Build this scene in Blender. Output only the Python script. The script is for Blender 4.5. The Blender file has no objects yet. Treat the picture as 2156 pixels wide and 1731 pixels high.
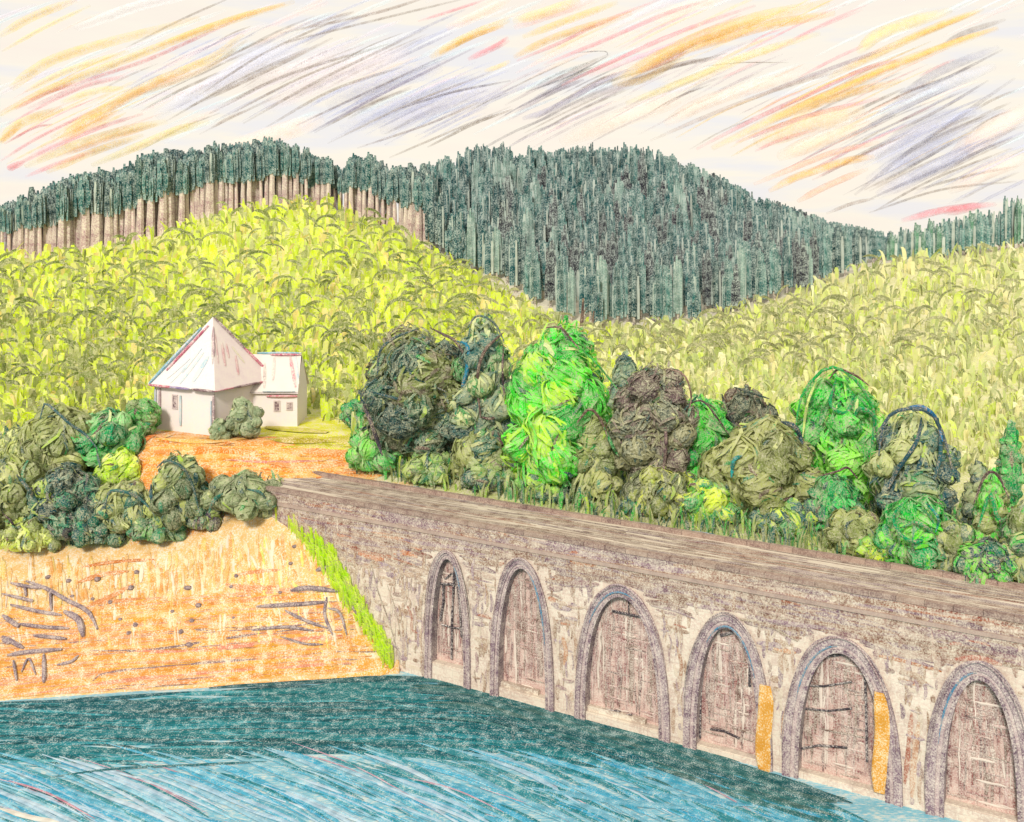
import bpy, math, random
import numpy as np
from mathutils import Vector, noise
SC = bpy.context.scene
COL = SC.collection
# ---------------------------------------------------------------- camera (level, shifted lens)
CH, F, CX, HY = 35.0, 2312.0, 1078.0, 450.0      # eye height, focal length and horizon in units of a 2156 x 1731 picture
cam = bpy.data.cameras.new('camera'); camo = bpy.data.objects.new('camera', cam); COL.objects.link(camo)
camo.location = (0, 0, CH); camo.rotation_euler = (math.radians(90), 0, 0)
cam.sensor_width = 36; cam.lens = 36 * F / 2156; cam.shift_y = -(865.5 - HY) / 2156
cam.clip_start = 0.5; cam.clip_end = 20000
SC.camera = camo
# ---------------------------------------------------------------- sky and sun
def lin(c):
    c = c / 255.0
    return c / 12.92 if c <= 0.04045 else ((c + 0.055) / 1.055) ** 2.4
def rgb(h, k=1.0):
    h = h.lstrip('#')
    return tuple(lin(int(h[i:i + 2], 16)) * k for i in (0, 2, 4)) + (1.0,)
SUN_EL, SUN_AZ = math.radians(33), math.radians(-165)      # high, behind the left shoulder
W = bpy.data.worlds.new("World"); SC.world = W; W.use_nodes = True
nt = W.node_tree; nt.nodes.clear()
def N(nt, t, **k):
    n = nt.nodes.new(t)
    for a, b in k.items(): setattr(n, a, b)
    return n
out = N(nt, 'ShaderNodeOutputWorld')
sky = N(nt, 'ShaderNodeTexSky', sky_type='NISHITA', sun_disc=False)
sky.sun_elevation = SUN_EL; sky.sun_rotation = SUN_AZ
b1 = N(nt, 'ShaderNodeBackground'); b1.inputs[1].default_value = 0.08
b2 = N(nt, 'ShaderNodeBackground'); b2.inputs[1].default_value = 1.05
tc = N(nt, 'ShaderNodeTexCoord')
mp = N(nt, 'ShaderNodeMapping'); mp.inputs['Rotation'].default_value = (0, math.radians(24), 0); mp.inputs['Scale'].default_value = (5, 5, 34)
nz = N(nt, 'ShaderNodeTexNoise'); nz.inputs['Scale'].default_value = 1.5; nz.inputs['Detail'].default_value = 4
cr = N(nt, 'ShaderNodeValToRGB')
e = cr.color_ramp.elements
e[0].position = 0.36; e[0].color = rgb('#f3efee', 1.0)
e[1].position = 0.50; e[1].color = rgb('#fff6e6', 1.0)
x = e.new(0.66); x.color = rgb('#fef2e4', 1.0)
mx = N(nt, 'ShaderNodeMixShader'); mx.inputs[0].default_value = 0.93   # thin cloud covering most of the blue
L = nt.links.new
L(tc.outputs['Generated'], mp.inputs[0]); L(mp.outputs[0], nz.inputs['Vector']); L(nz.outputs['Fac'], cr.inputs[0])
L(cr.outputs[0], b2.inputs[0]); L(sky.outputs[0], b1.inputs[0])
L(b1.outputs[0], mx.inputs[1]); L(b2.outputs[0], mx.inputs[2]); L(mx.outputs[0], out.inputs[0])
sd = bpy.data.lights.new('sun', 'SUN'); sd.energy = 3.5; sd.angle = math.radians(10); sd.color = (1, 0.95, 0.87)
so = bpy.data.objects.new('sun', sd); COL.objects.link(so)
_d = Vector((math.sin(SUN_AZ) * math.cos(SUN_EL), math.cos(SUN_AZ) * math.cos(SUN_EL), math.sin(SUN_EL)))
so.rotation_euler = _d.to_track_quat('Z', 'Y').to_euler()
SC.view_settings.view_transform = 'Standard'; SC.view_settings.look = 'None'
SC.view_settings.gamma = 1; SC.view_settings.exposure = 0.0
SC.cycles.max_bounces = 6; SC.cycles.diffuse_bounces = 3; SC.cycles.transparent_max_bounces = 24
# ---------------------------------------------------------------- helpers
R = random.Random(7)
KA = 0.72                                     # albedo factor: picture colour -> surface colour
CREAM = '#f9efdc'
def mat(name, grain=8.0, cover=0.55, paper='#f6ead2', soft=0.10, translucent=0.0, alpha=False, rough=0.9,
        stretch=(1, 1, 1), spec=0.15, var=0.12, bump=0.0):
    """waxy coloured surface: the attribute colour broken by fine pale speckle"""
    m = bpy.data.materials.new(name); m.use_nodes = True; t = m.node_tree; t.nodes.clear(); l = t.links.new
    o = N(t, 'ShaderNodeOutputMaterial'); at = N(t, 'ShaderNodeAttribute', attribute_name='Col')
    c = N(t, 'ShaderNodeTexCoord'); mp = N(t, 'ShaderNodeMapping'); mp.inputs['Scale'].default_value = stretch
    l(c.outputs['Object'], mp.inputs[0])
    n1 = N(t, 'ShaderNodeTexNoise'); n1.inputs['Scale'].default_value = grain; n1.inputs['Detail'].default_value = 2.5; n1.inputs['Roughness'].default_value = 0.7
    n2 = N(t, 'ShaderNodeTexNoise'); n2.inputs['Scale'].default_value = grain * 0.13; n2.inputs['Detail'].default_value = 2
    l(mp.outputs[0], n1.inputs['Vector']); l(mp.outputs[0], n2.inputs['Vector'])
    ad = N(t, 'ShaderNodeMath', operation='MULTIPLY_ADD'); ad.inputs[1].default_value = 0.45
    l(n2.outputs['Fac'], ad.inputs[0]); l(n1.outputs['Fac'], ad.inputs[2])          # n1 + .45*n2
    r = N(t, 'ShaderNodeMapRange'); thr = 0.725 + (cover - 0.5) * 0.5
    r.inputs['From Min'].default_value = thr - soft; r.inputs['From Max'].default_value = thr + soft
    r.inputs['To Min'].default_value = 0.0; r.inputs['To Max'].default_value = 1.0
    l(ad.outputs[0], r.inputs['Value'])                                              # 1 = bare, 0 = covered
    hs = N(t, 'ShaderNodeMapRange'); hs.inputs['To Min'].default_value = 1 - var; hs.inputs['To Max'].default_value = 1 + var
    hs.inputs['From Min'].default_value = 0.3; hs.inputs['From Max'].default_value = 0.7
    l(n2.outputs['Fac'], hs.inputs['Value'])
    vm = N(t, 'ShaderNodeVectorMath', operation='SCALE'); l(at.outputs['Color'], vm.inputs[0]); l(hs.outputs[0], vm.inputs['Scale'])
    p = N(t, 'ShaderNodeBsdfPrincipled'); p.inputs['Roughness'].default_value = rough
    p.inputs['Specular IOR Level'].default_value = spec
    if alpha:
        l(vm.outputs[0], p.inputs['Base Color'])
        sh = p.outputs[0]
        if translucent:
            tr = N(t, 'ShaderNodeBsdfTranslucent'); l(vm.outputs[0], tr.inputs[0])
            m2 = N(t, 'ShaderNodeMixShader'); m2.inputs[0].default_value = translucent
            l(sh, m2.inputs[1]); l(tr.outputs[0], m2.inputs[2]); sh = m2.outputs[0]
        tp = N(t, 'ShaderNodeBsdfTransparent'); m3 = N(t, 'ShaderNodeMixShader')
        am = N(t, 'ShaderNodeMath', operation='MULTIPLY'); l(at.outputs['Alpha'], am.inputs[0])
        inv = N(t, 'ShaderNodeMath', operation='SUBTRACT'); inv.inputs[0].default_value = 1; l(r.outputs[0], inv.inputs[1]); l(inv.outputs[0], am.inputs[1])
        l(am.outputs[0], m3.inputs[0]); l(tp.outputs[0], m3.inputs[1]); l(sh, m3.inputs[2]); l(m3.outputs[0], o.inputs[0])
    else:
        mc = N(t, 'ShaderNodeMix', data_type='RGBA'); l(r.outputs[0], mc.inputs[0]); l(vm.outputs[0], mc.inputs[6])
        mc.inputs[7].default_value = rgb(paper, KA)
        l(mc.outputs[2], p.inputs['Base Color']); sh = p.outputs[0]
        if translucent:
            tr = N(t, 'ShaderNodeBsdfTranslucent'); l(mc.outputs[2], tr.inputs[0])
            m2 = N(t, 'ShaderNodeMixShader'); m2.inputs[0].default_value = translucent
            l(sh, m2.inputs[1]); l(tr.outputs[0], m2.inputs[2]); sh = m2.outputs[0]
        if bump:
            bp = N(t, 'ShaderNodeBump'); bp.inputs['Strength'].default_value = bump; bp.inputs['Distance'].default_value = 0.1
            l(ad.outputs[0], bp.inputs['Height']); l(bp.outputs[0], p.inputs['Normal'])
        l(sh, o.inputs[0])
    return m
class MB:
    def __init__(s): s.v = []; s.f = []; s.c = []
    def add(s, vs, fs, col):
        b = len(s.v); s.v.extend(vs)
        s.f.extend([tuple(i + b for i in f) for f in fs])
        if isinstance(col, list): s.c.extend(col)
        else: s.c.extend([col] * len(vs))
    def ribbon(s, pts, ws, side, col, raise_=0.0, up=None):
        """flat or ridged ribbon; side: vector or list"""
        n = len(pts); vs = []; fs = []
        for i, p in enumerate(pts):
            sd = side[i] if isinstance(side, list) else side
            w = ws[i] if isinstance(ws, (list, tuple)) else ws
            p = Vector(p); vs += [p - sd * w / 2]
            if up is not None: vs += [p + (up[i] if isinstance(up, list) else up) * raise_]
            vs += [p + sd * w / 2]
        k = 3 if up is not None else 2
        for i in range(n - 1):
            for j in range(k - 1):
                a = i * k + j
                fs.append((a, a + 1, a + 1 + k, a + k))
        s.add(vs, fs, col)
    def tube(s, pts, rs, col, n=6, flat=1.0):
        pts = [Vector(p) for p in pts]; m = len(pts); vs = []; fs = []
        for i, p in enumerate(pts):
            t = (pts[min(i + 1, m - 1)] - pts[max(i - 1, 0)]).normalized()
            a = t.cross(Vector((0, 0, 1)))
            if a.length < 0.05: a = t.cross(Vector((0, 1, 0)))
            a.normalize(); b = a.cross(t).normalized()
            r = rs[i] if isinstance(rs, (list, tuple)) else rs
            for k in range(n):
                q = 2 * math.pi * k / n
                vs.append(p + a * (math.cos(q) * r * flat) + b * (math.sin(q) * r))
        for i in range(m - 1):
            for k in range(n):
                fs.append((i * n + k, i * n + (k + 1) % n, (i + 1) * n + (k + 1) % n, (i + 1) * n + k))
        fs.append(tuple(range(n))[::-1]); fs.append(tuple((m - 1) * n + k for k in range(n)))
        s.add(vs, fs, col)
    def box(s, a, b, col):
        x0, y0, z0 = a; x1, y1, z1 = b
        vs = [Vector(p) for p in ((x0, y0, z0), (x1, y0, z0), (x1, y1, z0), (x0, y1, z0), (x0, y0, z1), (x1, y0, z1), (x1, y1, z1), (x0, y1, z1))]
        s.add(vs, [(0, 3, 2, 1), (4, 5, 6, 7), (0, 1, 5, 4), (1, 2, 6, 5), (2, 3, 7, 6), (3, 0, 4, 7)], col)
    def build(s, name, m, parent=None, loc=None, smooth=False):
        me = bpy.data.meshes.new(name); me.from_pydata([tuple(v) for v in s.v], [], s.f)
        ca = me.color_attributes.new('Col', 'FLOAT_COLOR', 'POINT')
        ca.data.foreach_set('color', np.array(s.c, dtype=np.float32).ravel())
        me.materials.append(m)
        if smooth: me.polygons.foreach_set('use_smooth', [True] * len(me.polygons))
        me.update(); o = bpy.data.objects.new(name, me); COL.objects.link(o)
        if parent: o.parent = parent
        if loc is not None: o.location = loc
        return o
def tag(o, label=None, cat=None, group=None, kind=None):
    if label: o['label'] = label
    if cat: o['category'] = cat
    if group: o['group'] = group
    if kind: o['kind'] = kind
    return o
def empty(name, loc=(0, 0, 0), rz=0):
    o = bpy.data.objects.new(name, None); COL.objects.link(o); o.location = loc; o.rotation_euler = (0, 0, rz); return o
def copy_tree(o, parent=None):
    c = o.copy(); COL.objects.link(c); c.parent = parent
    for ch in list(o.children): copy_tree(ch, c)
    return c
def pk(pal, r=R, k=KA):
    return rgb(r.choice(pal), k)
def jit(c, a=0.08, r=R):
    j = 1 + r.uniform(-a, a); return (c[0] * j, c[1] * j, c[2] * j, c[3])
def P(x, y, Y):                       # the point at distance Y that stands at picture place (x, y)
    return Vector(((x - CX) / F * Y, Y, CH - (y - HY) / F * Y))
def poly(pts, n):
    """resample a coarse polyline with a smooth curve (Catmull-Rom) to n points"""
    pts = [np.array(p, float) for p in pts]
    if len(pts) == 2: return [pts[0] + (pts[1] - pts[0]) * i / (n - 1) for i in range(n)]
    q = [2 * pts[0] - pts[1]] + pts + [2 * pts[-1] - pts[-2]]; o = []
    for i in range(n):
        t = i / (n - 1) * (len(pts) - 1); k = min(int(t), len(pts) - 2); t -= k
        a, b, c, d = q[k:k + 4]
        o.append(0.5 * ((2 * b) + (c - a) * t + (2 * a - 5 * b + 4 * c - d) * t * t + (3 * b - a - 3 * c + d) * t ** 3))
    return o
def taper(n, w, e=0.35):
    return [w * (e + (1 - e) * min(1, 4.5 * min(i, n - 1 - i) / (n - 1))) for i in range(n)]
# ---------------------------------------------------------------- dam line
DO = Vector((-8.27, 83.9, 0)); DD = Vector((0.8555, -0.5179, 0)); DN = Vector((0.5179, 0.8555, 0)); DTOP = 12.0; DW = 6.2
def s_of(x):
    u = (x - CX) / F; return (u * DO.y - DO.x) / (DD.x - u * DD.y)
def Yd(x):
    return DO.y + s_of(x) * DD.y
# ---------------------------------------------------------------- terrain
def zz(y, Y): return CH - (y - HY) / F * Y
SH = [(-600, 1500), (0, 1476), (250, 1458), (400, 1448), (580, 1437), (700, 1430), (830, 1420)]
def shoreY(x):
    y = np.interp(x, [a for a, b in SH], [b for a, b in SH]); return CH * F / (y - HY)
# columns: x -> B (bank top), C, D, E, F as (Y, y)
CL = {
 -600: [(94, 1160), (105, 940), (160, 720), (270, 560), (330, 520)],
 0:    [(94, 1140), (106, 930), (165, 690), (270, 540), (320, 532)],
 250:  [(93, 1140), (106, 935), (165, 680), (270, 525), (320, 505)],
 400:  [(93, 1110), (104, 940), (165, 650), (275, 480), (315, 462)],
 580:  [(91.5, 1062), (103, 930), (165, 640), (280, 430), (310, 426)],
 700:  [None, (103, 925), (165, 640), (280, 438), (310, 434)],
 830:  [None, (103, 915), (165, 660), (270, 495), (310, 470)],
 1000: [None, (103, 915), (160, 720), (250, 585), (320, 440)],
 1200: [None, (100, 935), (150, 785), (205, 705), (330, 420)],
 1450: [None, (98, 955), (140, 810), (195, 690), (330, 435)],
 1600: [None, (96, 965), (140, 785), (195, 655), (320, 470)],
 1750: [None, (94, 985), (140, 745), (205, 600), (300, 530)],
 1900: [None, (92, 1005), (140, 725), (215, 548), (290, 530)],
 2156: [None, (90, 1045), (140, 725), (225, 520), (290, 502)],
 2800: [None, (86, 1100), (140, 725), (230, 500), (290, 490)],
}
WALLY = {700: 1178, 830: 1402}
def column(x):
    cs = CL[x]; r = []
    if x <= 580:
        S = float(shoreY(x)); B = cs[0]; C = cs[1]; zb = zz(B[1], B[0]); zc = zz(C[1], C[0])
        r = [(S - 4, -2.5), (S, 0.0), ((S + B[0]) / 2, zb * 0.52), (B[0], zb), (B[0] + (C[0] - B[0]) * .3, zb + (zc - zb) * .35), (B[0] + (C[0] - B[0]) * .65, zb + (zc - zb) * .7)]
    else:
        yd = Yd(x)
        if x in WALLY:
            S = float(shoreY(x)); zw = zz(WALLY[x], yd)
            r = [(min(S, yd - .4) - 2, -2.5), (min(S, yd - .4), 0), ((min(S, yd - .4) + yd) / 2, zw * .55), (yd, zw), (yd + 2.5, 11.5), (yd + 8, 11.9)]
        else:
            r = [(yd + 1.5, -5), (yd + 1.8, -4), (yd + 2, 5), (yd + 2.2, 11.0), (yd + 2.5, 11.5), (yd + 8, 11.9)]
    for (Y, y) in cs[1:]: r.append((Y, zz(y, Y)))
    zf = r[-1][1]
    r.append((450, zf - 14)); r.append((4000, zf - 220))
    return r
XS = sorted(CL); TB = np.array([column(x) for x in XS])          # (cols, k, 2)
GX = np.concatenate([np.arange(-3000, -620, 60), np.arange(-620, 2860, 10), np.arange(2860, 5200, 60)]).astype(float)
GY = np.concatenate([np.arange(60, 125, 0.4), np.arange(125, 350, 2.5), np.arange(350, 500, 12), np.geomspace(520, 4000, 20)])
tab = np.zeros((len(GX), TB.shape[1], 2))
for k in range(TB.shape[1]):
    for c in range(2): tab[:, k, c] = np.interp(GX, XS, TB[:, k, c])
ker = np.hanning(9); ker /= ker.sum()
for k in range(6, TB.shape[1]):
    for c in range(2):
        v = tab[:, k, c]; tab[:, k, c] = np.convolve(np.pad(v, 4, 'edge'), ker, 'valid')
for i, x in enumerate(GX):                       # the crest and its foot follow the dam line exactly
    if x > 840:
        yd = Yd(x); tab[i, 0:6, 0] = [yd + 1.5, yd + 1.8, yd + 2, yd + 2.2, yd + 2.5, yd + 8]
        tab[i, 0:6, 1] = [-5, -4, 5, 11, 11.5, 11.9]
        for k in range(6, 12):
            tab[i, k, 0] = max(tab[i, k, 0], tab[i, k - 1, 0] + 1)
        if x > 2200: tab[i, 6, 0] = max(yd + 14, 70); tab[i, 6, 1] = 12.3
ZG = np.zeros((len(GX), len(GY)))
HOUSE = P(452, 918, 101)
for i, x in enumerate(GX):
    ZG[i] = np.interp(GY, tab[i, :, 0], tab[i, :, 1])
for i, x in enumerate(GX):
    for j, Y in enumerate(GY):
        X = (x - CX) / F * Y
        if Y > 108 and Y < 900:
            a = min(1, (Y - 108) / 60) * (0.9 + Y / 260)
            ZG[i, j] += a * noise.noise(Vector((X / 14, Y / 20, 3.3)))
        elif Y < 100 and x < 600 and ZG[i, j] > 0.2:
            ZG[i, j] += 0.30 * noise.noise(Vector((X / 2.5, Y / 2.5, 1.1))) * min(1, ZG[i, j] / 2)
        dx, dy = X - (HOUSE.x + 1.2), Y - (HOUSE.y + 4.5)
        d = math.hypot(dx / 1.3, dy)
        w = max(0.0, min(1.0, (11.5 - d) / 4.0))
        if w > 0 and Y > 95.5: ZG[i, j] = ZG[i, j] * (1 - w) + (HOUSE.z - 0.02) * w
YP = HY + F * (CH - ZG) / GY[None, :]            # picture height of every ground point
def zat(x, Y):
    i = np.clip(np.searchsorted(GX, x) - 1, 0, len(GX) - 2); j = np.clip(np.searchsorted(GY, Y) - 1, 0, len(GY) - 2)
    a = (x - GX[i]) / (GX[i + 1] - GX[i]); b = (Y - GY[j]) / (GY[j + 1] - GY[j])
    return float((ZG[i, j] * (1 - a) + ZG[i + 1, j] * a) * (1 - b) + (ZG[i, j + 1] * (1 - a) + ZG[i + 1, j + 1] * a) * b)
def gz(X, Y): return zat(CX + X / Y * F, Y)
def ground(x, y, ymin=60):                       # first ground point seen at (x, y)
    i = int(np.clip(np.searchsorted(GX, x) - 1, 0, len(GX) - 2)); a = (x - GX[i]) / (GX[i + 1] - GX[i])
    col = YP[i] * (1 - a) + YP[i + 1] * a
    ok = np.nonzero((col[1:] <= y) & (col[:-1] > y) & (GY[1:] > ymin))[0]
    if len(ok) == 0: return None
    j = ok[0]; t = (col[j] - y) / (col[j] - col[j + 1]); Y = GY[j] + t * (GY[j + 1] - GY[j])
    return Vector(((x - CX) / F * Y, Y, zat(x, Y)))
def edge(x):                                     # meadow / forest border in the picture
    return np.interp(x, [-600, 0, 100, 250, 400, 500, 580, 700, 800, 900, 1000, 1100, 1200, 1300, 1450, 1600, 1700, 1850, 1950, 2156, 2700],
                     [560, 540, 540, 528, 480, 444, 430, 436, 468, 530, 585, 640, 700, 700, 690, 652, 620, 556, 546, 522, 500])
YLAWN = rgb('#dcdc10', .9); SAND, ORNG, MEAD, MEAD2, FLOOR, BUSHG = [rgb(c, KA) for c in ('#f3c47c', '#f09c3c', '#dfe85c', '#e4e69c', '#dcd8c4', '#cfd48a')]
v = []; cc = []
for i, x in enumerate(GX):
    for j, Y in enumerate(GY):
        X = (x - CX) / F * Y; z = ZG[i, j]; y = YP[i, j]
        v.append((X, Y, z))
        n_ = noise.noise(Vector((X / 3, Y / 3, 0))) * 26
        bt = np.interp(x, [-600, 0, 250, 430, 470, 560, 640], [1150, 1150, 1150, 1120, 1090, 1040, 1010])
        Ey = tab[i, 9 - 1, 0]
        if Y > Ey + 3: c = FLOOR
        elif x < 880 and y > bt + n_ * 0.5 and Y < 99: c = SAND
        elif 548 < x < 745 + n_ and 878 < y < 948 and Y < 113: c = YLAWN
        elif 270 + n_ < x < 790 and Y < 103.2 and Y > 84: c = ORNG
        elif Y < 99: c = BUSHG
        else:
            t = min(1, max(0, (x - 1000) / 400)); c = tuple(MEAD[q] * (1 - t) + MEAD2[q] * t for q in range(4))
        cc.append(c)
ny = len(GY)
fs = [(i * ny + j, (i + 1) * ny + j, (i + 1) * ny + j + 1, i * ny + j + 1) for i in range(len(GX) - 1) for j in range(ny - 1)]
g = MB(); g.add([Vector(p) for p in v], fs, cc)
tag(g.build('ground', mat('ground_earth', grain=7.0, cover=0.60, bump=0.3), smooth=True), kind='structure')
def gy_stroke(mb, pts, wpx, col, lift=0.03, n=10, e=0.35):
    """a streak lying on the ground through picture points"""
    q = poly(pts, n); ps = []; ws = []
    for (x, y) in q:
        p = ground(x, y)
        if p is None: return
        ps.append(p + Vector((0, 0, lift)))
    for i in range(1, len(ps)):
        if abs(ps[i].y - ps[i - 1].y) > 12: return
    sides = []; ups = []
    for i, p in enumerate(ps):
        t = (ps[min(i + 1, n - 1)] - ps[max(i - 1, 0)]).normalized()
        # ground normal
        zx = gz(p.x + .4, p.y) - gz(p.x - .4, p.y); zy = gz(p.x, p.y + .4) - gz(p.x, p.y - .4)
        nn = Vector((-zx / .8, -zy / .8, 1)).normalized(); sd_ = t.cross(nn).normalized()
        # width so that the streak has the wanted picture thickness
        a = p + sd_ * 0.2; b = p - sd_ * 0.2
        d = math.hypot((a.x / a.y - b.x / b.y) * F, ((CH - a.z) / a.y - (CH - b.z) / b.y) * F) / 0.4
        ws.append(wpx / max(d, 6)); sides.append(sd_); ups.append(nn)
    tw = taper(n, 1.0, e); ws = [a * b for a, b in zip(ws, tw)]
    mb.ribbon(ps, ws, sides, col, raise_=0.03, up=ups)
# ---------------------------------------------------------------- water
wb = MB(); vs = []; fs = []
xs = [-3000, -600, -200, -100] + list(range(-60, 62, 4)) + [100, 200, 600, 3000]; ys = [-3000, -300, 0, 30] + list(range(40, 92, 3)) + [100]
for a in xs:
    for b in ys: vs.append(Vector((a, b, 0)))
k = len(ys); fs = [(i * k + j, (i + 1) * k + j, (i + 1) * k + j + 1, i * k + j + 1) for i in range(len(xs) - 1) for j in range(k - 1)]
wb.add(vs, fs, rgb('#7cc4da', KA * 1.1))
mw = mat('water_surface', grain=6.0, cover=0.60, paper='#e4eee8', rough=0.35, spec=0.4, stretch=(0.35, 1.2, 1), bump=0.15)
tag(wb.build('water', mw), kind='structure')
rp = MB()
def w_stroke(pts, wpx, c, n=14, lift=0.012, e=0.2):
    q = poly(pts, n); ps = []; ws = []
    for (x, y) in q:
        Y = CH * F / (y - HY); ps.append(Vector(((x - CX) / F * Y, Y, lift)))
    sd_ = []
    for i, p in enumerate(ps):
        t = (ps[min(i + 1, n - 1)] - ps[max(i - 1, 0)]).normalized(); s_ = t.cross(Vector((0, 0, 1)))
        a = p + s_ * 0.2; b = p - s_ * 0.2
        d = math.hypot((a.x / a.y - b.x / b.y) * F, ((CH) / a.y - (CH) / b.y) * F) / 0.4
        ws.append(wpx / d); sd_.append(s_)
    tw = taper(n, 1, e); rp.ribbon(ps, [a * b for a, b in zip(ws, tw)], sd_, c, raise_=0.015, up=Vector((0, 0, 1)))
def wl(x): return np.interp(x, [0, 400, 830, 1000, 1100, 1300, 1500, 1700, 1900], [1478, 1452, 1424, 1432, 1462, 1520, 1585, 1650, 1700])
DK = ['#0f6a74', '#14747e', '#0d6673', '#1b828a', '#175a62', '#1f8088']; MD = ['#2c97a4', '#3aa5b1', '#4ab0bc', '#2f929c']
rr = random.Random(3)
lv = 0
for i in range(950):                                    # long level ripples of the far water
    y = rr.uniform(1436, 1610); x = rr.uniform(-560, 1500); ln = rr.uniform(180, 620)
    y0 = y + 0.02 * (400 - x) * 0.5
    pts = [(x, y0), (x + ln / 2, y0 - rr.uniform(2, 12) + 0.03 * max(0, x + ln / 2 - 900)), (x + ln, y0 + rr.uniform(-6, 6) + 0.085 * max(0, x + ln - 850))]
    if any(b < wl(a) + 5 or b > wl(a) + 160 for a, b in pts): continue
    if y > 1550 and rr.random() < .55: continue
    lv += 1
    w_stroke(pts, rr.uniform(4, 11), pk(DK if rr.random() < .75 else MD, rr, KA * .95), lift=0.010 + .0006 * (lv % 40))
for i in range(640):                                    # slanting ripples of the near water
    x = rr.uniform(-560, 1650); top = 1578 + 0.045 * max(0, x - 900) + (20 if x < 200 else 0); y = rr.uniform(top - 14, 1790); ln = rr.uniform(140, 380)
    k = rr.uniform(.36, .52)
    pts = [(x, y), (x + ln * .45, y + ln * k * .36), (x + ln, y + ln * k)]
    if any(b < wl(a) + 12 for a, b in pts) : continue
    if pts[0][1] > 1690 and 500 < x < 1600 and rr.random() < .7: continue
    lv += 1
    c = rr.choice(['#4cb4d6', '#57bbdb', '#3faad0', '#8fd0e6', '#a9cfe6', '#9ccbe0', '#b9d6ea', '#7cc0d8', '#62b8d4', '#5fb4cc', '#1f8490', '#2f8c96', '#c9a3b4', '#86c4d6', '#bcd8ea', '#3d98a4'])
    if x > 650 and c in ('#a9cfe6', '#9ccbe0', '#b9d6ea', '#8fd0e6', '#bcd8ea') and rr.random() < .75: c = rr.choice(['#2a8c98', '#3d9cac', '#4cb0c8', '#2f8c96', '#7cc0d8'])
    if pts[0][1] > 1640 and x < 600 and rr.random() < .5: c = rr.choice(['#b4d4e8', '#9ccfe4', '#c4dcec', '#7cc4de'])
    w = {'#c9a3b4': 3.5, '#2f8c96': 4.5, '#2a7f88': 3.5}.get(c, rr.uniform(5, 13))
    w_stroke(pts, w, rgb(c, KA), lift=0.036 + .0006 * (lv % 40))
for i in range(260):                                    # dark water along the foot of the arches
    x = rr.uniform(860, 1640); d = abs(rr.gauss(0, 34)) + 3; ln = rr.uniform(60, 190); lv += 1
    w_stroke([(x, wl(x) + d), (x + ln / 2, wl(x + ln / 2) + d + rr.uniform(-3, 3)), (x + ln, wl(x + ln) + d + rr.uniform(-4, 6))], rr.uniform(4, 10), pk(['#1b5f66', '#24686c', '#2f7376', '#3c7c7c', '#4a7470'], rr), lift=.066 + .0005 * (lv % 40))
for pts, c, w in [([(8, 1480), (150, 1477), (400, 1458)], '#1d6470', 8), ([(440, 1450), (640, 1436), (840, 1430), (1000, 1440)], '#1b5f68', 12),
                  ([(30, 1652), (110, 1680), (190, 1728)], '#34565e', 4), ([(18, 1645), (100, 1672), (200, 1726)], '#cf8ea0', 6),
                  ([(90, 1640), (250, 1620), (420, 1612), (560, 1605)], '#1f6f79', 5), ([(860, 1640), (960, 1665), (1060, 1712)], '#c9a3b4', 4),
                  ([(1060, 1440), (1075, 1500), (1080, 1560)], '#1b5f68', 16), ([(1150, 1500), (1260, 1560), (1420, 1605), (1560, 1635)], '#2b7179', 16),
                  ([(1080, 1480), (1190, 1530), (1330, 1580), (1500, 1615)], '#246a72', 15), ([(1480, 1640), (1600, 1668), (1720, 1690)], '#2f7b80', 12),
                  ([(1120, 1660), (1300, 1690), (1470, 1705)], '#6fb9d2', 12), ([(1300, 1655), (1450, 1685), (1600, 1700)], '#5aaecb', 10),
                  ([(-20, 1700), (60, 1722), (130, 1735)], '#efe8da', 14)]:
    w_stroke(pts, w, rgb(c, KA), lift=0.064)
tag(rp.build('ripples', mat('ripple_water', grain=11.0, cover=0.76, soft=.12, paper='#dfeeea', rough=0.6, spec=0.06, var=.2)), 'teal and light blue ripples streaking the reservoir', 'ripples', kind='stuff')
# ---------------------------------------------------------------- clouds: long thin streaks high over the hills
cb = MB()
def cloud(pts, w, c, a=0.9, D=3000, n=16):
    q = poly(pts, n); base = len(cb.v)
    ps = [P(x, y, D) for (x, y) in q]; M_ = 12
    cb.tube(ps, taper(n, w / F * D / 2 * 1.25, 0.6), (1, 1, 1, 1), n=M_, flat=1.6)
    col = rgb(c, 1.0)[:3]; L_ = []
    for i in range(n):                                   # thin at the rims and the ends, dense along the core
        en = min(1, .25 + 3.0 * min(i, n - 1 - i) / (n - 1))
        for k in range(M_): L_.append(col + (a * en * (1 - .72 * abs(math.sin(2 * math.pi * k / M_)) ** 2.5),))
    cb.c[base:] = L_
YE, OR, LY, PI_, RE, GR, BL, LB, PB = '#e6cb7e', '#f2c060', '#e9da9c', '#e2a2ae', '#de8791', '#93887f', '#bcc4e4', '#c9dfec', '#f2dccf'
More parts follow.
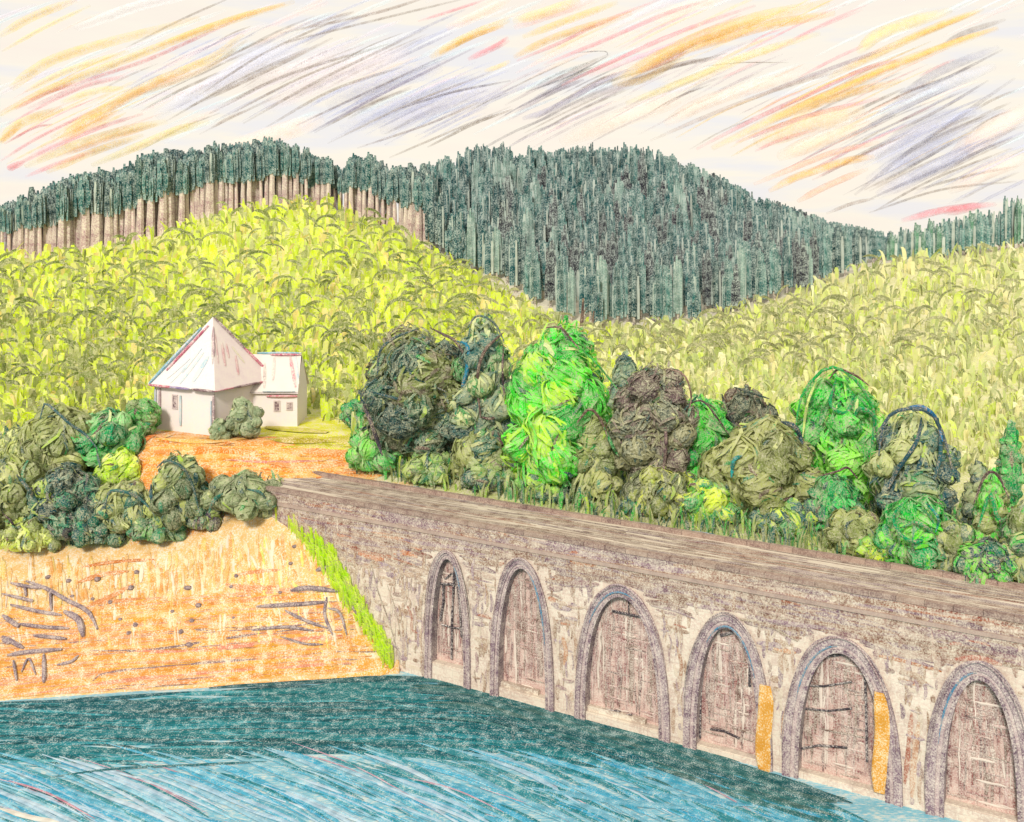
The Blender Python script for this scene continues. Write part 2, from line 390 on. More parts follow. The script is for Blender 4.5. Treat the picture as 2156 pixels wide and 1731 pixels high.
SK = [
 ((0,75),(70,35),(160,0),12,YE),((5,108),(90,60),(190,12),6,LY),((24,186),(70,150),(150,112),(420,38),15,YE),((55,192),(140,150),(270,108),10,LY),
 ((0,242),(110,185),(300,112),(430,62),(620,3),12,YE),((330,98),(470,45),(600,8),8,OR),((32,230),(90,200),(160,172),6,RE),((90,200),(240,150),(330,118),(545,20),6,PI_),
 ((60,228),(180,180),(270,160),8,'#eac0cf'),((110,290),(200,238),(330,170),(440,125),(512,72),12,YE),((132,292),(180,262),(245,230),18,OR),((220,240),(300,190),(400,150),10,'#e6b27a'),
 ((0,300),(40,262),(128,228),14,YE),((2,300),(12,288),(40,268),8,OR),((10,303),(70,270),(110,262),4,RE),((0,340),(90,285),(260,205),5,PI_),((20,355),(110,310),(200,272),(300,240),7,PI_),((18,357),(26,352),(50,340),10,RE),
 ((55,372),(120,345),(200,318),7,PI_),((55,350),(150,308),(260,275),(350,256),14,'#e3d291'),((100,362),(190,322),(300,285),12,YE),((195,348),(300,304),(370,275),(440,256),13,'#d9d190'),
 ((120,330),(220,295),(330,262),9,'#f0c99a'),((130,215),(200,192),(260,185),10,LY),((250,215),(420,150),(520,85),8,'#c8b690'),
 ((420,200),(560,110),(740,28),4,GR),((350,255),(500,170),(650,100),4,GR),((400,225),(560,150),(700,80),6,'#a79a94'),((440,240),(600,160),(820,92),5,GR),((490,238),(620,170),(780,105),4,'#a09489'),
 ((512,260),(680,165),(900,60),5,GR),((560,268),(700,190),(850,140),5,GR),((625,264),(760,200),(930,120),4,'#8a8288'),((660,276),(800,200),(1000,100),5,'#8d86a0'),((690,302),(860,220),(1040,150),4,GR),
 ((752,312),(900,262),(1010,215),4,'#9a9090'),((820,332),(930,285),(1075,225),4,GR),((590,70),(780,30),(900,-6),5,'#a79a94'),((600,90),(760,50),(1000,-8),4,GR),((640,60),(700,38),(745,25),5,'#a79a94'),((880,45),(960,20),(1020,0),5,PI_),
 ((840,230),(950,195),(1075,170),4,'#77707a'),((900,310),(1000,260),(1080,230),5,'#8a8078'),
 ((330,245),(460,170),(600,85),22,'#d5daf0'),((430,190),(520,150),(640,80),26,'#dfe2f2'),((560,225),(720,150),(860,110),34,'#e6dfea'),((690,225),(820,170),(930,140),30,BL),((720,275),(860,215),(1000,165),30,BL),((800,275),(940,215),(1060,190),26,'#c9cdea'),((520,180),(640,140),(760,90),24,'#e9e3ea'),
 ((905,122),(980,80),(1072,42),14,YE),((925,112),(1000,75),(1060,55),8,OR),((985,125),(1030,105),(1072,85),10,PI_),((1010,112),(1045,95),(1070,78),6,RE),((1020,150),(1050,140),(1075,128),8,'#e9d7a0'),((940,60),(1010,30),(1075,-5),16,PB),
 ((1080,45),(1150,25),(1220,0),16,'#ead99a'),((1100,78),(1190,45),(1300,5),12,YE),((1082,58),(1160,30),(1250,2),14,'#f0cfcf'),((1082,120),(1170,78),(1330,28),12,'#e4be78'),((1088,128),(1180,90),(1260,50),(1390,-2),6,PI_),
 ((1145,136),(1260,90),(1400,30),(1490,0),7,PI_),((1182,180),(1300,125),(1450,60),(1590,12),7,PI_),((1240,160),(1400,100),(1520,60),8,'#e6c3d8'),
 ((1290,178),(1400,112),(1560,48),(1742,5),20,YE),((1330,160),(1440,100),(1600,40),12,OR),((1430,112),(1600,58),(1756,28),15,OR),((1350,152),(1400,130),(1450,108),8,'#d9956e'),((1300,180),(1360,165),(1430,125),12,'#cdb98e'),
 ((1318,218),(1450,168),(1560,122),(1725,70),13,'#e0d494'),((1090,228),(1200,170),(1290,130),5,'#8a8790'),((1085,238),(1160,195),(1230,168),8,'#a8a4b6'),((1100,250),(1160,230),(1290,160),10,'#a9a9c4'),((1130,250),(1230,190),(1440,122),5,GR),((1105,195),(1200,160),(1280,118),3,'#777b86'),
 ((1280,118),(1270,108),(1200,112),2,'#8a8a90'),((1200,225),(1400,145),(1520,120),8,'#b9b0ba'),((1300,180),(1390,150),(1530,112),4,'#8f857c'),((1370,296),(1500,240),(1660,180),(1800,140),7,'#b9aca8'),((1600,200),(1720,155),(1900,90),7,'#a69aa6'),((1400,260),(1500,210),(1700,150),22,'#f1e0d6'),((1480,140),(1560,132),(1660,132),2,'#a9a29a'),
 ((1808,108),(1860,68),(2000,22),20,'#e6d690'),((1745,162),(1850,112),(1960,62),(2068,20),13,YE),((1890,92),(1980,55),(2060,24),8,OR),((1500,312),(1640,245),(1800,175),(1900,130),(2098,60),15,YE),((1640,240),(1780,180),(1900,130),8,OR),((1880,142),(1990,95),(2096,60),9,OR),
 ((1466,314),(1580,255),(1700,200),(1830,142),(1930,122),8,PI_),((1620,255),(1760,205),(1895,170),13,'#edcb80'),((1550,300),(1700,245),(1850,208),8,PI_),((1592,300),(1700,262),(1815,232),32,'#f0d8ae'),((1640,330),(1740,290),(1830,262),26,'#f2dcc4'),
 ((1590,318),(1640,296),(1720,272),6,PI_),((1588,388),(1680,350),(1760,320),(1850,300),10,'#ecbca4'),((1620,402),(1680,372),(1780,340),(1840,330),13,'#eabc62'),((1680,424),(1740,392),(1825,356),11,'#e8b49a'),
 ((1900,464),(1990,442),(2095,430),12,RE),((1990,448),(2030,440),(2060,432),14,PI_),((1982,98),(2030,70),(2115,42),9,'#a39b97'),((1890,205),(1980,150),(2100,100),14,'#b9bccf'),((1895,195),(1980,170),(2110,105),5,'#8f8a92'),((1860,240),(1960,190),(2090,140),22,'#cfd6ea'),
 ((1880,280),(1980,230),(2080,170),5,'#8f8a92'),((1800,410),(1900,330),(2000,260),(2136,165),7,'#9a979f'),((1850,340),(1950,280),(2060,230),24,BL),((1830,380),(1940,320),(2060,260),26,BL),((1850,410),(1950,360),(2070,310),24,'#cdd3ec'),((1800,350),(1880,300),(1980,250),18,'#d3d6e8'),
 ((1820,400),(1920,350),(2070,260),5,GR),((1830,420),(1940,370),(2130,290),5,'#8f8a92'),((1840,445),(1960,380),(2130,312),4,GR),((1880,400),(1990,350),(2070,300),6,'#9298b4'),((1930,400),(2040,370),(2140,350),5,GR),((1830,448),(1980,400),(2140,382),4,GR),((1740,450),(1790,430),(1840,418),6,'#b5aaa4'),
 ((2010,330),(2080,280),(2160,230),34,'#f0ddd2'),((2000,400),(2080,360),(2160,330),26,'#f2e0d8'),((1380,40),(1460,10),(1530,-5),20,'#f8e8dc'),((160,60),(300,10),(400,-10),16,'#e6e6ec'),((250,330),(330,290),(460,230),10,'#efd9cf'),((450,330),(560,290),(680,250),30,'#f2e2d6'),((1180,300),(1330,240),(1450,200),30,'#f3e6dc'),
]
for s_ in SK:
    pts = s_[:-2]; dpth = 3000 + 9 * SK.index(s_)
    cloud(pts, s_[-2] * 1.1, s_[-1], 0.60 if s_[-1] in (GR, BL) else .72, D=dpth)
rs = random.Random(11); rs0 = random.Random(12)
for (cx_, cy_, sx_, sy_, n_, cols_) in ((640, 130, 330, 110, 70, (GR, '#a79a94', '#a9abc4', BL)), (900, 220, 190, 80, 42, (BL, '#b4b8d4', '#8a8890')), (1960, 300, 190, 130, 70, (BL, GR, '#a8acc6', '#9a979f')), (1350, 180, 260, 90, 36, (GR, '#b9b0ba', '#c9c2cc')), (1180, 200, 110, 60, 16, ('#8a8790', '#a9a9c4')), (200, 230, 190, 110, 30, (YE, '#e8d090', PI_, '#ecc6c0')), (1730, 210, 260, 140, 36, (YE, '#ecd090', PI_, '#e8c0b0')), (1500, 70, 280, 60, 26, ('#ecd9a4', '#e9cf94', PI_))):
    for i in range(n_):                                  # fine parallel wisps in loose patches
        x = rs0.gauss(cx_, sx_ * .5); y = rs0.gauss(cy_, sy_ * .5); ln = rs0.uniform(70, 230)
        if y > 300 and not (x > 1750 and y < 400): continue
        cloud([(x - ln / 2, y + ln * .26), (x, y + rs0.uniform(-4, 2)), (x + ln / 2, y - ln * .22)], rs0.uniform(2.5, 6), rs0.choice(cols_), rs0.uniform(.35, .6), D=3700 + rs0.uniform(0, 500), n=9)
for i in range(260):                                  # faint wisps between
    x = rs.uniform(-500, 2600); y = rs.uniform(-150, 320); ln = rs.uniform(80, 260)
    c = rs.choice(['#d3e6ee', '#d9e8ee', '#e2dcea', '#f0dcd2', '#dfe6f0', '#cfe3ec', '#f1d9d9'])
    cloud([(x, y), (x + ln * .5, y - ln * .24), (x + ln, y - ln * .43)], rs.uniform(3, 9), c, 0.55, D=4400 + i * 6, n=8)
tag(cb.build('clouds', mat('cloud_streak', grain=0.26, cover=0.52, alpha=True, translucent=0.15, soft=0.22, var=0.05, spec=0), smooth=True),
    'slanting streaks of yellow, pink, grey and lilac cloud across the pale sky', 'clouds', kind='stuff')
# ---------------------------------------------------------------- dam (local frame: x along the wall, y into it, z up)
dam = empty('dam', DO, math.atan2(DD.y, DD.x))
tag(dam, 'long brown stone reservoir dam with six tall blind arches above the water', 'dam')
S0, S1 = -16.5, 66.0
STONE = rgb('#e6d0c0', KA)
def face_z(x, y): s = s_of(x); return CH - (y - HY) / F * (DO.y + s * DD.y)
ARC = [(897, 992, 1160, 1404), (1034, 1168, 1176, 1462), (1212, 1412, 1232, 1520), (1440, 1628, 1292, 1590), (1648, 1902, 1340, 1670), (1950, 2185, 1394, 1712), (2262, 2520, 1456, 1790), (2600, 2900, 1520, 1860)]
arcs = []
for (xa, xb, yc, yb) in ARC:
    a, b = s_of(xa), s_of(xb); m = (a + b) / 2; xm = CX + F * (DO.x + m * DD.x) / (DO.y + m * DD.y)
    arcs.append((m, (b - a) / 2, max(0.35, face_z(xm, yb) * 1.0), face_z(xm, yc)))
RW = [0.55 + 0.10 * min(4, i) for i in range(8)]                    # ring widths
def top_z(sx, hw, z0, z1, p=2.7):
    t = max(0.0, 1 - (sx / hw) ** 2); return z0 + (z1 - z0) * t ** (1 / p)
mstone = mat('dam_stone', grain=5.5, cover=0.50, paper='#f4e9d6', bump=0.25)
# add a coursed masonry pattern to the stone
def masonry(m, w=1.5, h=0.62, amt=0.22, col='#8c7466'):
    t = m.node_tree; l = t.links.new; p = [n for n in t.nodes if n.type == 'BSDF_PRINCIPLED'][0]
    src = p.inputs['Base Color'].links[0].from_socket
    c = N(t, 'ShaderNodeTexCoord'); sp = N(t, 'ShaderNodeSeparateXYZ'); cb_ = N(t, 'ShaderNodeCombineXYZ')
    nz = N(t, 'ShaderNodeTexNoise'); nz.inputs['Scale'].default_value = 0.9; ad = N(t, 'ShaderNodeMath', operation='MULTIPLY_ADD'); ad.inputs[1].default_value = 0.35
    l(c.outputs['Object'], sp.inputs[0]); l(c.outputs['Object'], nz.inputs['Vector']); l(nz.outputs['Fac'], ad.inputs[0]); l(sp.outputs[2], ad.inputs[2])
    l(sp.outputs[0], cb_.inputs[0]); l(ad.outputs[0], cb_.inputs[1])
    br = N(t, 'ShaderNodeTexBrick'); br.inputs['Scale'].default_value = 1; br.inputs['Brick Width'].default_value = w; br.inputs['Row Height'].default_value = h
    br.inputs['Mortar Size'].default_value = 0.035; br.inputs['Mortar Smooth'].default_value = 0.6; br.inputs['Color1'].default_value = (1, 1, 1, 1)
    br.inputs['Color2'].default_value = rgb('#d9c8b6'); br.inputs['Mortar'].default_value = rgb(col)
    l(cb_.outputs[0], br.inputs['Vector'])
    mx = N(t, 'ShaderNodeMix', data_type='RGBA', blend_type='MULTIPLY'); mx.inputs[0].default_value = amt * 2
    l(src, mx.inputs[6]); l(br.outputs['Color'], mx.inputs[7]); l(mx.outputs[2], p.inputs['Base Color'])
masonry(mstone, amt=0.10)
wf = MB(); ss = set([S0, S1]); s = S0
while s < S1: ss.add(round(s, 3)); s += 0.5
for i, (m, hw, z0, z1) in enumerate(arcs):
    h = hw - RW[i] * 0.5
    for k in range(41): ss.add(m - h * math.cos(math.pi * k / 40))
ss = sorted(ss)
def low(s):
    for i, (m, hw, z0, z1) in enumerate(arcs):
        h = hw - RW[i] * 0.5
        if m - h + 1e-4 < s < m + h - 1e-4: return z0, top_z(s - m, h, z0, z1 - RW[i] * .5)
    return None
vs = []; fs = []
for a, b in zip(ss[:-1], ss[1:]):
    mid = (a + b) / 2; q = low(mid)
    rows = 10
    if q is None:
        for r_ in range(rows):
            za, zb = -6 + (DTOP + 6) * r_ / rows, -6 + (DTOP + 6) * (r_ + 1) / rows
            k = len(vs); vs += [Vector((a, 0, za)), Vector((b, 0, za)), Vector((b, 0, zb)), Vector((a, 0, zb))]; fs.append((k, k + 1, k + 2, k + 3))
    else:
        la, lb = low(a) or (q[0], q[0]), low(b) or (q[0], q[0])
        k = len(vs); vs += [Vector((a, 0, la[1])), Vector((b, 0, lb[1])), Vector((b, 0, DTOP)), Vector((a, 0, DTOP))]; fs.append((k, k + 1, k + 2, k + 3))
        k = len(vs); vs += [Vector((a, 0, -6)), Vector((b, 0, -6)), Vector((b, 0, q[0])), Vector((a, 0, q[0]))]; fs.append((k, k + 1, k + 2, k + 3))
        k = len(vs); vs += [Vector((a, 0, la[1])), Vector((a, 1.0, la[1])), Vector((b, 1.0, lb[1])), Vector((b, 0, lb[1]))]; fs.append((k, k + 1, k + 2, k + 3))
        k = len(vs); vs += [Vector((a, 0, q[0])), Vector((b, 0, q[0])), Vector((b, 1, q[0])), Vector((a, 1, q[0]))]; fs.append((k, k + 1, k + 2, k + 3))
for (x0, y0, x1, y1) in ((S0, DW, S1, DW), (S0, 0, S0, DW), (S1, 0, S1, DW)):
    k = len(vs); vs += [Vector((x0, y0, -6)), Vector((x1, y1, -6)), Vector((x1, y1, DTOP)), Vector((x0, y0, DTOP))]; fs.append((k, k + 1, k + 2, k + 3))
wf.add(vs, fs, STONE); wf.build('wall', mstone, dam)
mroad = mat('crest_stone', grain=5.0, cover=0.50, paper='#efe2ce', stretch=(0.3, 1.6, 1), bump=0.2)
rd = MB(); rd.box((S0, 0.0, DTOP + .003), (S1, DW, DTOP + 0.06), rgb('#e0cdba', KA)); rd.build('road_surface', mroad, dam)
mtrim = mat('trim_stone', grain=10, cover=0.56, paper='#c9b4a2', soft=.18)
for (y0, y1) in ((-0.12, 0.33), (DW - 0.38, DW + 0.06)):
    pb = MB(); s = S0
    while s < S1 - 1e-3:                                      # coping stones, joint by joint
        e_ = min(s + 1.6, S1); j = R.uniform(-.012, .012)
        pb.box((s + .012, y0 + j, DTOP + .061), (e_ - .012, y1 + j, DTOP + 0.36 + j), jit(rgb(R.choice(['#8c706a', '#9c8076', '#846a66', '#a68c7e']), KA), .1)); s = e_
    pb.build('parapet', mtrim, dam)
cb2 = MB(); cb2.box((S0, -0.16, 10.95), (S1, -0.002, 11.2), rgb('#b49c92', KA)); cb2.build('string_course', mtrim, dam)
# weather streaks and stains drawn along the masonry: a skin of lichen and damp 2 cm proud of the face
st = MB(); rr = random.Random(5)
TA = ['#a8846c', '#b08c76', '#9c7a66', '#b89a88', '#a68488', '#a0847c', '#d8c4b0']; MV = ['#9a7c8c', '#8f7482', '#a88e9c']; RU = ['#a85f4b', '#b97352', '#cf8a5c', '#9c5547']
def blocked(s, z):
    for i, (m, hw, z0, z1) in enumerate(arcs):
        if abs(s - m) < hw + .05 and z < top_z(min(abs(s - m), hw - .01) if abs(s - m) < hw else hw, hw, z0, z1) + .15: return True
    return False
cnt = 0
def fstroke(pts, w, c, n=9, force=False):
    global cnt
    q = poly(pts, n)
    if not force and any(blocked(a, b) for a, b in q): return
    if any(b > DTOP - 0.03 for a, b in q): return
    cnt += 1; y = -0.012 - 0.0007 * (cnt % 60)
    if not force and q[0][1] > 8.2: c = tuple(v_ * f_ for v_, f_ in zip(c, (.72, .62, .64, 1)))
    ps = [Vector((a, y, b)) for a, b in q]; sd_ = []
    for i in range(n):
        t = (ps[min(i + 1, n - 1)] - ps[max(i - 1, 0)]).normalized(); sd_.append(Vector((t.z, 0, -t.x)))
    st.ribbon(ps, taper(n, w, .4), sd_, c, raise_=0.006, up=Vector((0, -1, 0)))
for i in range(3000):                                       # long level strokes
    s = rr.uniform(S0, S1 - 8); z = rr.uniform(-0.2, DTOP) if rr.random() < .4 else rr.uniform(7.3, DTOP)
    ln = rr.uniform(1.2, 7) if z > 8 else rr.uniform(.4, 1.5)
    dz = rr.uniform(-.14, .12) * min(ln, 3)
    c = jit(pk(TA if rr.random() < .70 else (MV if rr.random() < .75 else RU), rr), .1, rr)
    fstroke([(s, z), (s + ln / 2, z + dz * .2 + rr.uniform(-.1, .1)), (s + ln, z + dz)], rr.uniform(.12, .42), c)
for i in range(2100):                                        # short upright strokes, blocks of the piers
    s = rr.uniform(S0, S1 - 4); z = rr.uniform(.0, 10.6); ln = rr.uniform(.4, 1.7)
    fstroke([(s, z), (s + rr.uniform(-.12, .12), z + ln / 2), (s + rr.uniform(-.15, .15), z + ln)], rr.uniform(.10, .30), jit(pk(TA if rr.random() < .8 else MV, rr), .1, rr), 6)
def px(pts): return [(s_of(x), face_z(x, y)) for x, y in pts]
for pts, w, c in [
    (((700, 1105), (715, 1130), (735, 1125), (745, 1150), (770, 1165)), .42, '#c0643c'), (((755, 1165), (800, 1172), (850, 1160), (900, 1150)), .7, '#c4734c'), (((790, 1180), (840, 1168), (880, 1172)), .5, '#c87a4e'),
    (((825, 1078), (870, 1078), (925, 1092)), .42, '#d08048'), (((850, 1092), (890, 1100), (930, 1112)), .5, '#86728c'), (((745, 1110), (800, 1122), (860, 1135)), .55, '#9b8798'),
    (((858, 1275), (868, 1300), (868, 1325), (880, 1333)), .34, '#a35a4a'), (((1195, 1168), (1215, 1160), (1205, 1185)), .3, '#b0644c'), (((1370, 1150), (1430, 1165), (1520, 1180), (1600, 1192)), .4, '#8f5a52'),
    (((1185, 1340), (1192, 1370), (1188, 1400)), .4, '#c48a66'), (((1655, 1490), (1650, 1540), (1660, 1600)), .35, '#c08a66'), (((1425, 1360), (1435, 1400), (1430, 1450)), .3, '#a87458'),
    (((1650, 1160), (1780, 1180), (1850, 1220), (1960, 1235)), .35, '#9a5a4e'), (((1880, 1262), (1960, 1282), (2060, 1290), (2156, 1300)), .25, '#8f5d4c'), (((1980, 1365), (2040, 1350), (2120, 1372)), .3, '#a55c4c'), (((2010, 1388), (2060, 1385), (2110, 1400)), .4, '#ad5f50'),
    (((1920, 1500), (1915, 1570), (1905, 1650)), .4, '#b06a56'), (((1935, 1520), (1925, 1600), (1920, 1680)), .45, '#c49274'), (((1500, 1300), (1600, 1310), (1680, 1350)), .2, '#8d7560'),
    (((780, 1175), (795, 1240), (820, 1310), (845, 1400)), .12, '#7d6a60'), (((815, 1230), (835, 1290), (845, 1350)), .14, '#8d7560'), (((1000, 1190), (1025, 1200), (1000, 1230), (1022, 1245)), .1, '#a48c74'), (((1000, 1250), (1030, 1262), (1015, 1300), (995, 1305)), .1, '#a48c74')]:
    fstroke(px(pts), w * 0.8, rgb(c, KA), 12, force=True)
tag(st.build('stone_stain', mat('stain_stone', grain=11, cover=0.60, soft=.2, paper='#efe2cc'), dam))
# road strokes
rs_ = MB(); n_ = 0
for i in range(420):
    s = rr.uniform(S0, S1 - 10); y = rr.uniform(.45, DW - .5); ln = rr.uniform(3, 12); n_ += 1
    c = jit(pk(['#927260', '#a2867a', '#886e7a', '#90746c', '#887070', '#9c828a', '#80655e', '#927468', '#e4d4be', '#985c4c'], rr), .08, rr)
    q = poly([(s, y), (s + ln / 2, y + rr.uniform(-.1, .1)), (s + ln, min(DW - .5, max(.45, y + rr.uniform(-.35, .35))))], 8)
    rs_.ribbon([Vector((a, b, DTOP + .064 + .0005 * (n_ % 60))) for a, b in q], taper(8, rr.uniform(.10, .34), .4), Vector((0, 1, 0)), c, raise_=.004, up=Vector((0, 0, 1)))
rs_.build('wheel_track', mat('track_stone', grain=11, cover=0.58, soft=.2, paper='#efe2cc'), dam)
mpipe = mat('pipe_paint', grain=9, cover=.6)
for (xa, xb) in ((735, 860), (1295, 1540), (1960, 2060)):
    a, b = s_of(xa), s_of(xb); a -= 2.5; b -= 2.5
    pipe = MB(); pipe.tube([(a + (b - a) * k / 10, DW + .12, DTOP + .25 + .05 * math.sin(k)) for k in range(11)], [.03, .06, .08, .09, .09, .09, .09, .09, .08, .06, .03], rgb('#2c7fae', KA)); pipe.build('pipe', mpipe, dam)

# arches
mring = mat('arch_ring', grain=10, cover=0.60, soft=.2, paper='#eee0d2', bump=.2); minf = mat('arch_infill', grain=11, cover=0.58, soft=.2, paper='#f3e4d4', bump=.15)
mdark = mat('iron', grain=9, cover=.60, paper='#d8ccc4'); mor = mat('orange_lining', grain=10, cover=.60, paper='#f8e4b8')
PINKS = ['#b58a84', '#a07068', '#8f6660', '#9c5f5a', '#86645a', '#7a5e52', '#704e50', '#8a5a5e', '#ead6c8', '#96585a', '#c49a96']
for i, (m, hw, z0, z1) in enumerate(arcs):
    rw = RW[i]
    def outline(h, zb, zt, n=48, p=2.7, base=None):
        o = []
        for k in range(n + 1):
            s = -h * math.cos(math.pi * k / n); o.append((m + s, top_z(s, h, zb, zt, p)))
        return o
    ring = MB()
    for (h_o, h_i, zt_o, zt_i, yf, yb, c) in ((hw, hw - rw * .52, z1, z1 - rw * .5, -0.22, 0.01, '#836879'), (hw - rw * .50, hw - rw, z1 - rw * .48, z1 - rw, -0.12, 0.6, '#b59a9e'), (hw - rw * .78, hw - rw * 1.05, z1 - rw * .78, z1 - rw * 1.05, -0.16, 0.7, '#745a6b')):
        A = outline(h_o, z0 - 1.2, zt_o); B = outline(h_i, z0 - 1.2, zt_i); n = len(A)
        vs = []; cc_ = []
        for k in range(n):
            vs += [Vector((A[k][0], yf, A[k][1])), Vector((B[k][0], yf, B[k][1])), Vector((B[k][0], yb, B[k][1])), Vector((A[k][0], yb, A[k][1]))]
            cc_ += [jit(rgb(c, KA), .12)] * 4
        ring.add(vs, [(k * 4 + q, k * 4 + (q + 1) % 4, (k + 1) * 4 + (q + 1) % 4, (k + 1) * 4 + q) for k in range(n - 1) for q in range(4)], cc_)
    for q_ in range(3):                                   # loose hand-laid moulding lines
        off_ = rr.uniform(-.12, .16); B = outline(hw + off_ - .1 * q_, z0 - .8, z1 + off_ * .8); ph = rr.uniform(0, 9)
        lo2, hi2 = rr.randrange(0, 8), rr.randrange(38, 49)
        ring.tube([(a + .05 * math.sin(ph + b), -.235 - .01 * q_, b + .05 * math.sin(ph + a * 2)) for a, b in B[lo2:hi2]], taper(hi2 - lo2, rr.uniform(.05, .09), .3), rgb(rr.choice(['#6f5566', '#7d6474', '#8a6a72', '#6a5a60']), KA), n=5)
    arch = ring.build('arch', mring, dam)
    inf = MB(); hi = hw - rw * .9; A = outline(hi, z0, z1 - rw * .9); vs = []
    for (a, b) in A: vs += [Vector((a, 0.62, z0 - 1)), Vector((a, 0.62, b))]
    inf.add(vs, [(k * 2, k * 2 + 2, k * 2 + 3, k * 2 + 1) for k in range(len(A) - 1)], rgb('#cfa49a', KA))
    ic = 0
    for k in range(int(46 * hw)):                         # upright planks and cross strokes
        s = rr.uniform(-hi + .12, hi - .12); zt = top_z(s, hi, z0, z1 - rw * .9) - .15
        za = rr.uniform(z0 + .1, zt - 1); zb_ = min(zt, za + rr.uniform(1.2, 4.5)); ic += 1
        if zb_ - za < .5: continue
        inf.ribbon([Vector((m + s + rr.uniform(-.04, .04) * (q if abs(s) < hi - .5 else 0), .60 - .0012 * (ic % 60), za + (zb_ - za) * q / 4)) for q in range(5)], taper(5, rr.uniform(.07, .20), .4), Vector((1, 0, 0)), jit(pk(PINKS, rr), .1, rr), raise_=.01, up=Vector((0, -1, 0)))
    for k in range(int(17 * hw)):
        z = rr.uniform(z0 + .1, z0 + (z1 - z0) * .84); hh = hi * max(0, 1 - ((z - z0) / (z1 - rw - z0)) ** 2.7) ** .5 - .12; ic += 1
        if hh < .4: continue
        a = rr.uniform(-hh, hh - .3); b = min(hh, a + rr.uniform(.6, 2))
        inf.ribbon([Vector((m + a + (b - a) * q / 4, .59 - .0012 * (ic % 60), z + rr.uniform(-.03, .03))) for q in range(5)], taper(5, rr.uniform(.07, .15), .4), Vector((0, 0, 1)), jit(pk(PINKS, rr), .1, rr), raise_=.01, up=Vector((0, -1, 0)))
    inf.build('infill', minf, arch)
    sl = MB(); sl.box((m - hi, .05, z0 - .6), (m + hi, .6, z0 + .06), rgb('#e3d2c2', KA))
    if i in (1, 2): sl.box((m - hi, .25, z0 + .062), (m + hi * .55, .58, z0 + .38), rgb('#cbb7a6', KA))
    sl.build('ledge', mstone, arch)
    bl = MB(); B = outline(hw - rw * (.9 if i in (0,1,3) else .6), z0, z1 - rw * (.9 if i in (0,1,3) else .6))   # weathered blue edge of the arch
    lo_, hi_ = ((30, 38), (28, 44), (9, 30), (14, 40), (6, 24), (5, 24), (10, 20), (10, 20))[i]
    bl.tube([(a, -.19, b) for a, b in B[lo_:hi_]], taper(hi_ - lo_, .07, .3), rgb('#4a93b8', KA), n=5); bl.build('blue_edging', mtrim, arch)
    if i in (3, 4):
        o_ = MB(); x0, x1, ya, yb2 = ((1596, 1628, 1436, 1622), (1840, 1872, 1452, 1662))[i - 3]
        sm_ = (s_of(x0) + s_of(x1)) / 2; sw_ = (s_of(x1) - s_of(x0)) / 2; za_, zb_ = face_z(x0, yb2), face_z(x0, ya); v0 = []
        for q_ in range(13):
            t_ = q_ / 12; w1 = sw_ * (.72 + .28 * min(1, 6 * min(t_, 1 - t_))); xx = sm_ + .10 * math.sin(q_ * .5 + i) ; zq = za_ + (zb_ - za_) * t_
            v0 += [Vector((xx - w1, -.235, zq)), Vector((xx - w1 * .8, -.29, zq)), Vector((xx + w1 * .8, -.29, zq)), Vector((xx + w1, -.235, zq))]
        o_.add(v0, [(q_ * 4 + e_, q_ * 4 + e_ + 1, q_ * 4 + e_ + 5, q_ * 4 + e_ + 4) for q_ in range(12) for e_ in range(3)] + [(0, 1, 2, 3), (48, 49, 50, 51)], rgb('#eaa640', KA)); o_.build('lining_board', mor, arch)
IR = rgb('#4a4148', KA)
def bar(mb, pts, r, y=.42): mb.tube([(s_of(a), y, face_z(a, b)) for a, b in pts], r, IR, n=5)
ach = [o for o in dam.children if o.name.startswith('arch')]
lb = MB()
for pts, r in ((((951, 1180), (948, 1240), (945, 1300), (944, 1392)), .09), (((921, 1232), (951, 1234)), .10), (((927, 1235), (927, 1270), (920, 1310)), .10), (((951, 1205), (960, 1260), (965, 1345)), .09), (((922, 1318), (945, 1325), (972, 1327)), .07), (((930, 1222), (945, 1210), (955, 1225)), .06)):
    bar(lb, pts, r)
lb.build('ladder_frame', mdark, ach[0])
for k, lst in ((2, ((((1284, 1290), (1320, 1298), (1355, 1305)), .09), (((1318, 1270), (1318, 1290), (1320, 1302)), .05), (((1255, 1497), (1300, 1503)), .06), (((1255, 1505), (1290, 1511), (1325, 1510)), .06))),
               (3, ((((1490, 1540), (1520, 1545), (1552, 1560)), .07), (((1512, 1342), (1540, 1335), (1565, 1345), (1574, 1400), (1574, 1450)), .10), (((1469, 1560), (1470, 1480), (1475, 1420)), .07))),
               (4, ((((1690, 1448), (1730, 1450), (1790, 1440)), .06), (((1678, 1496), (1740, 1502), (1790, 1497)), .06), (((1665, 1585), (1720, 1575), (1780, 1580)), .07), (((1816, 1400), (1820, 1480), (1822, 1610)), .08), (((1690, 1400), (1715, 1388), (1790, 1382)), .06), (((1755, 1362), (1780, 1370), (1810, 1386)), .06)))):
    for pts, r in lst:
        b_ = MB(); bar(b_, pts, r); b_.build('iron_bar', mdark, ach[k])
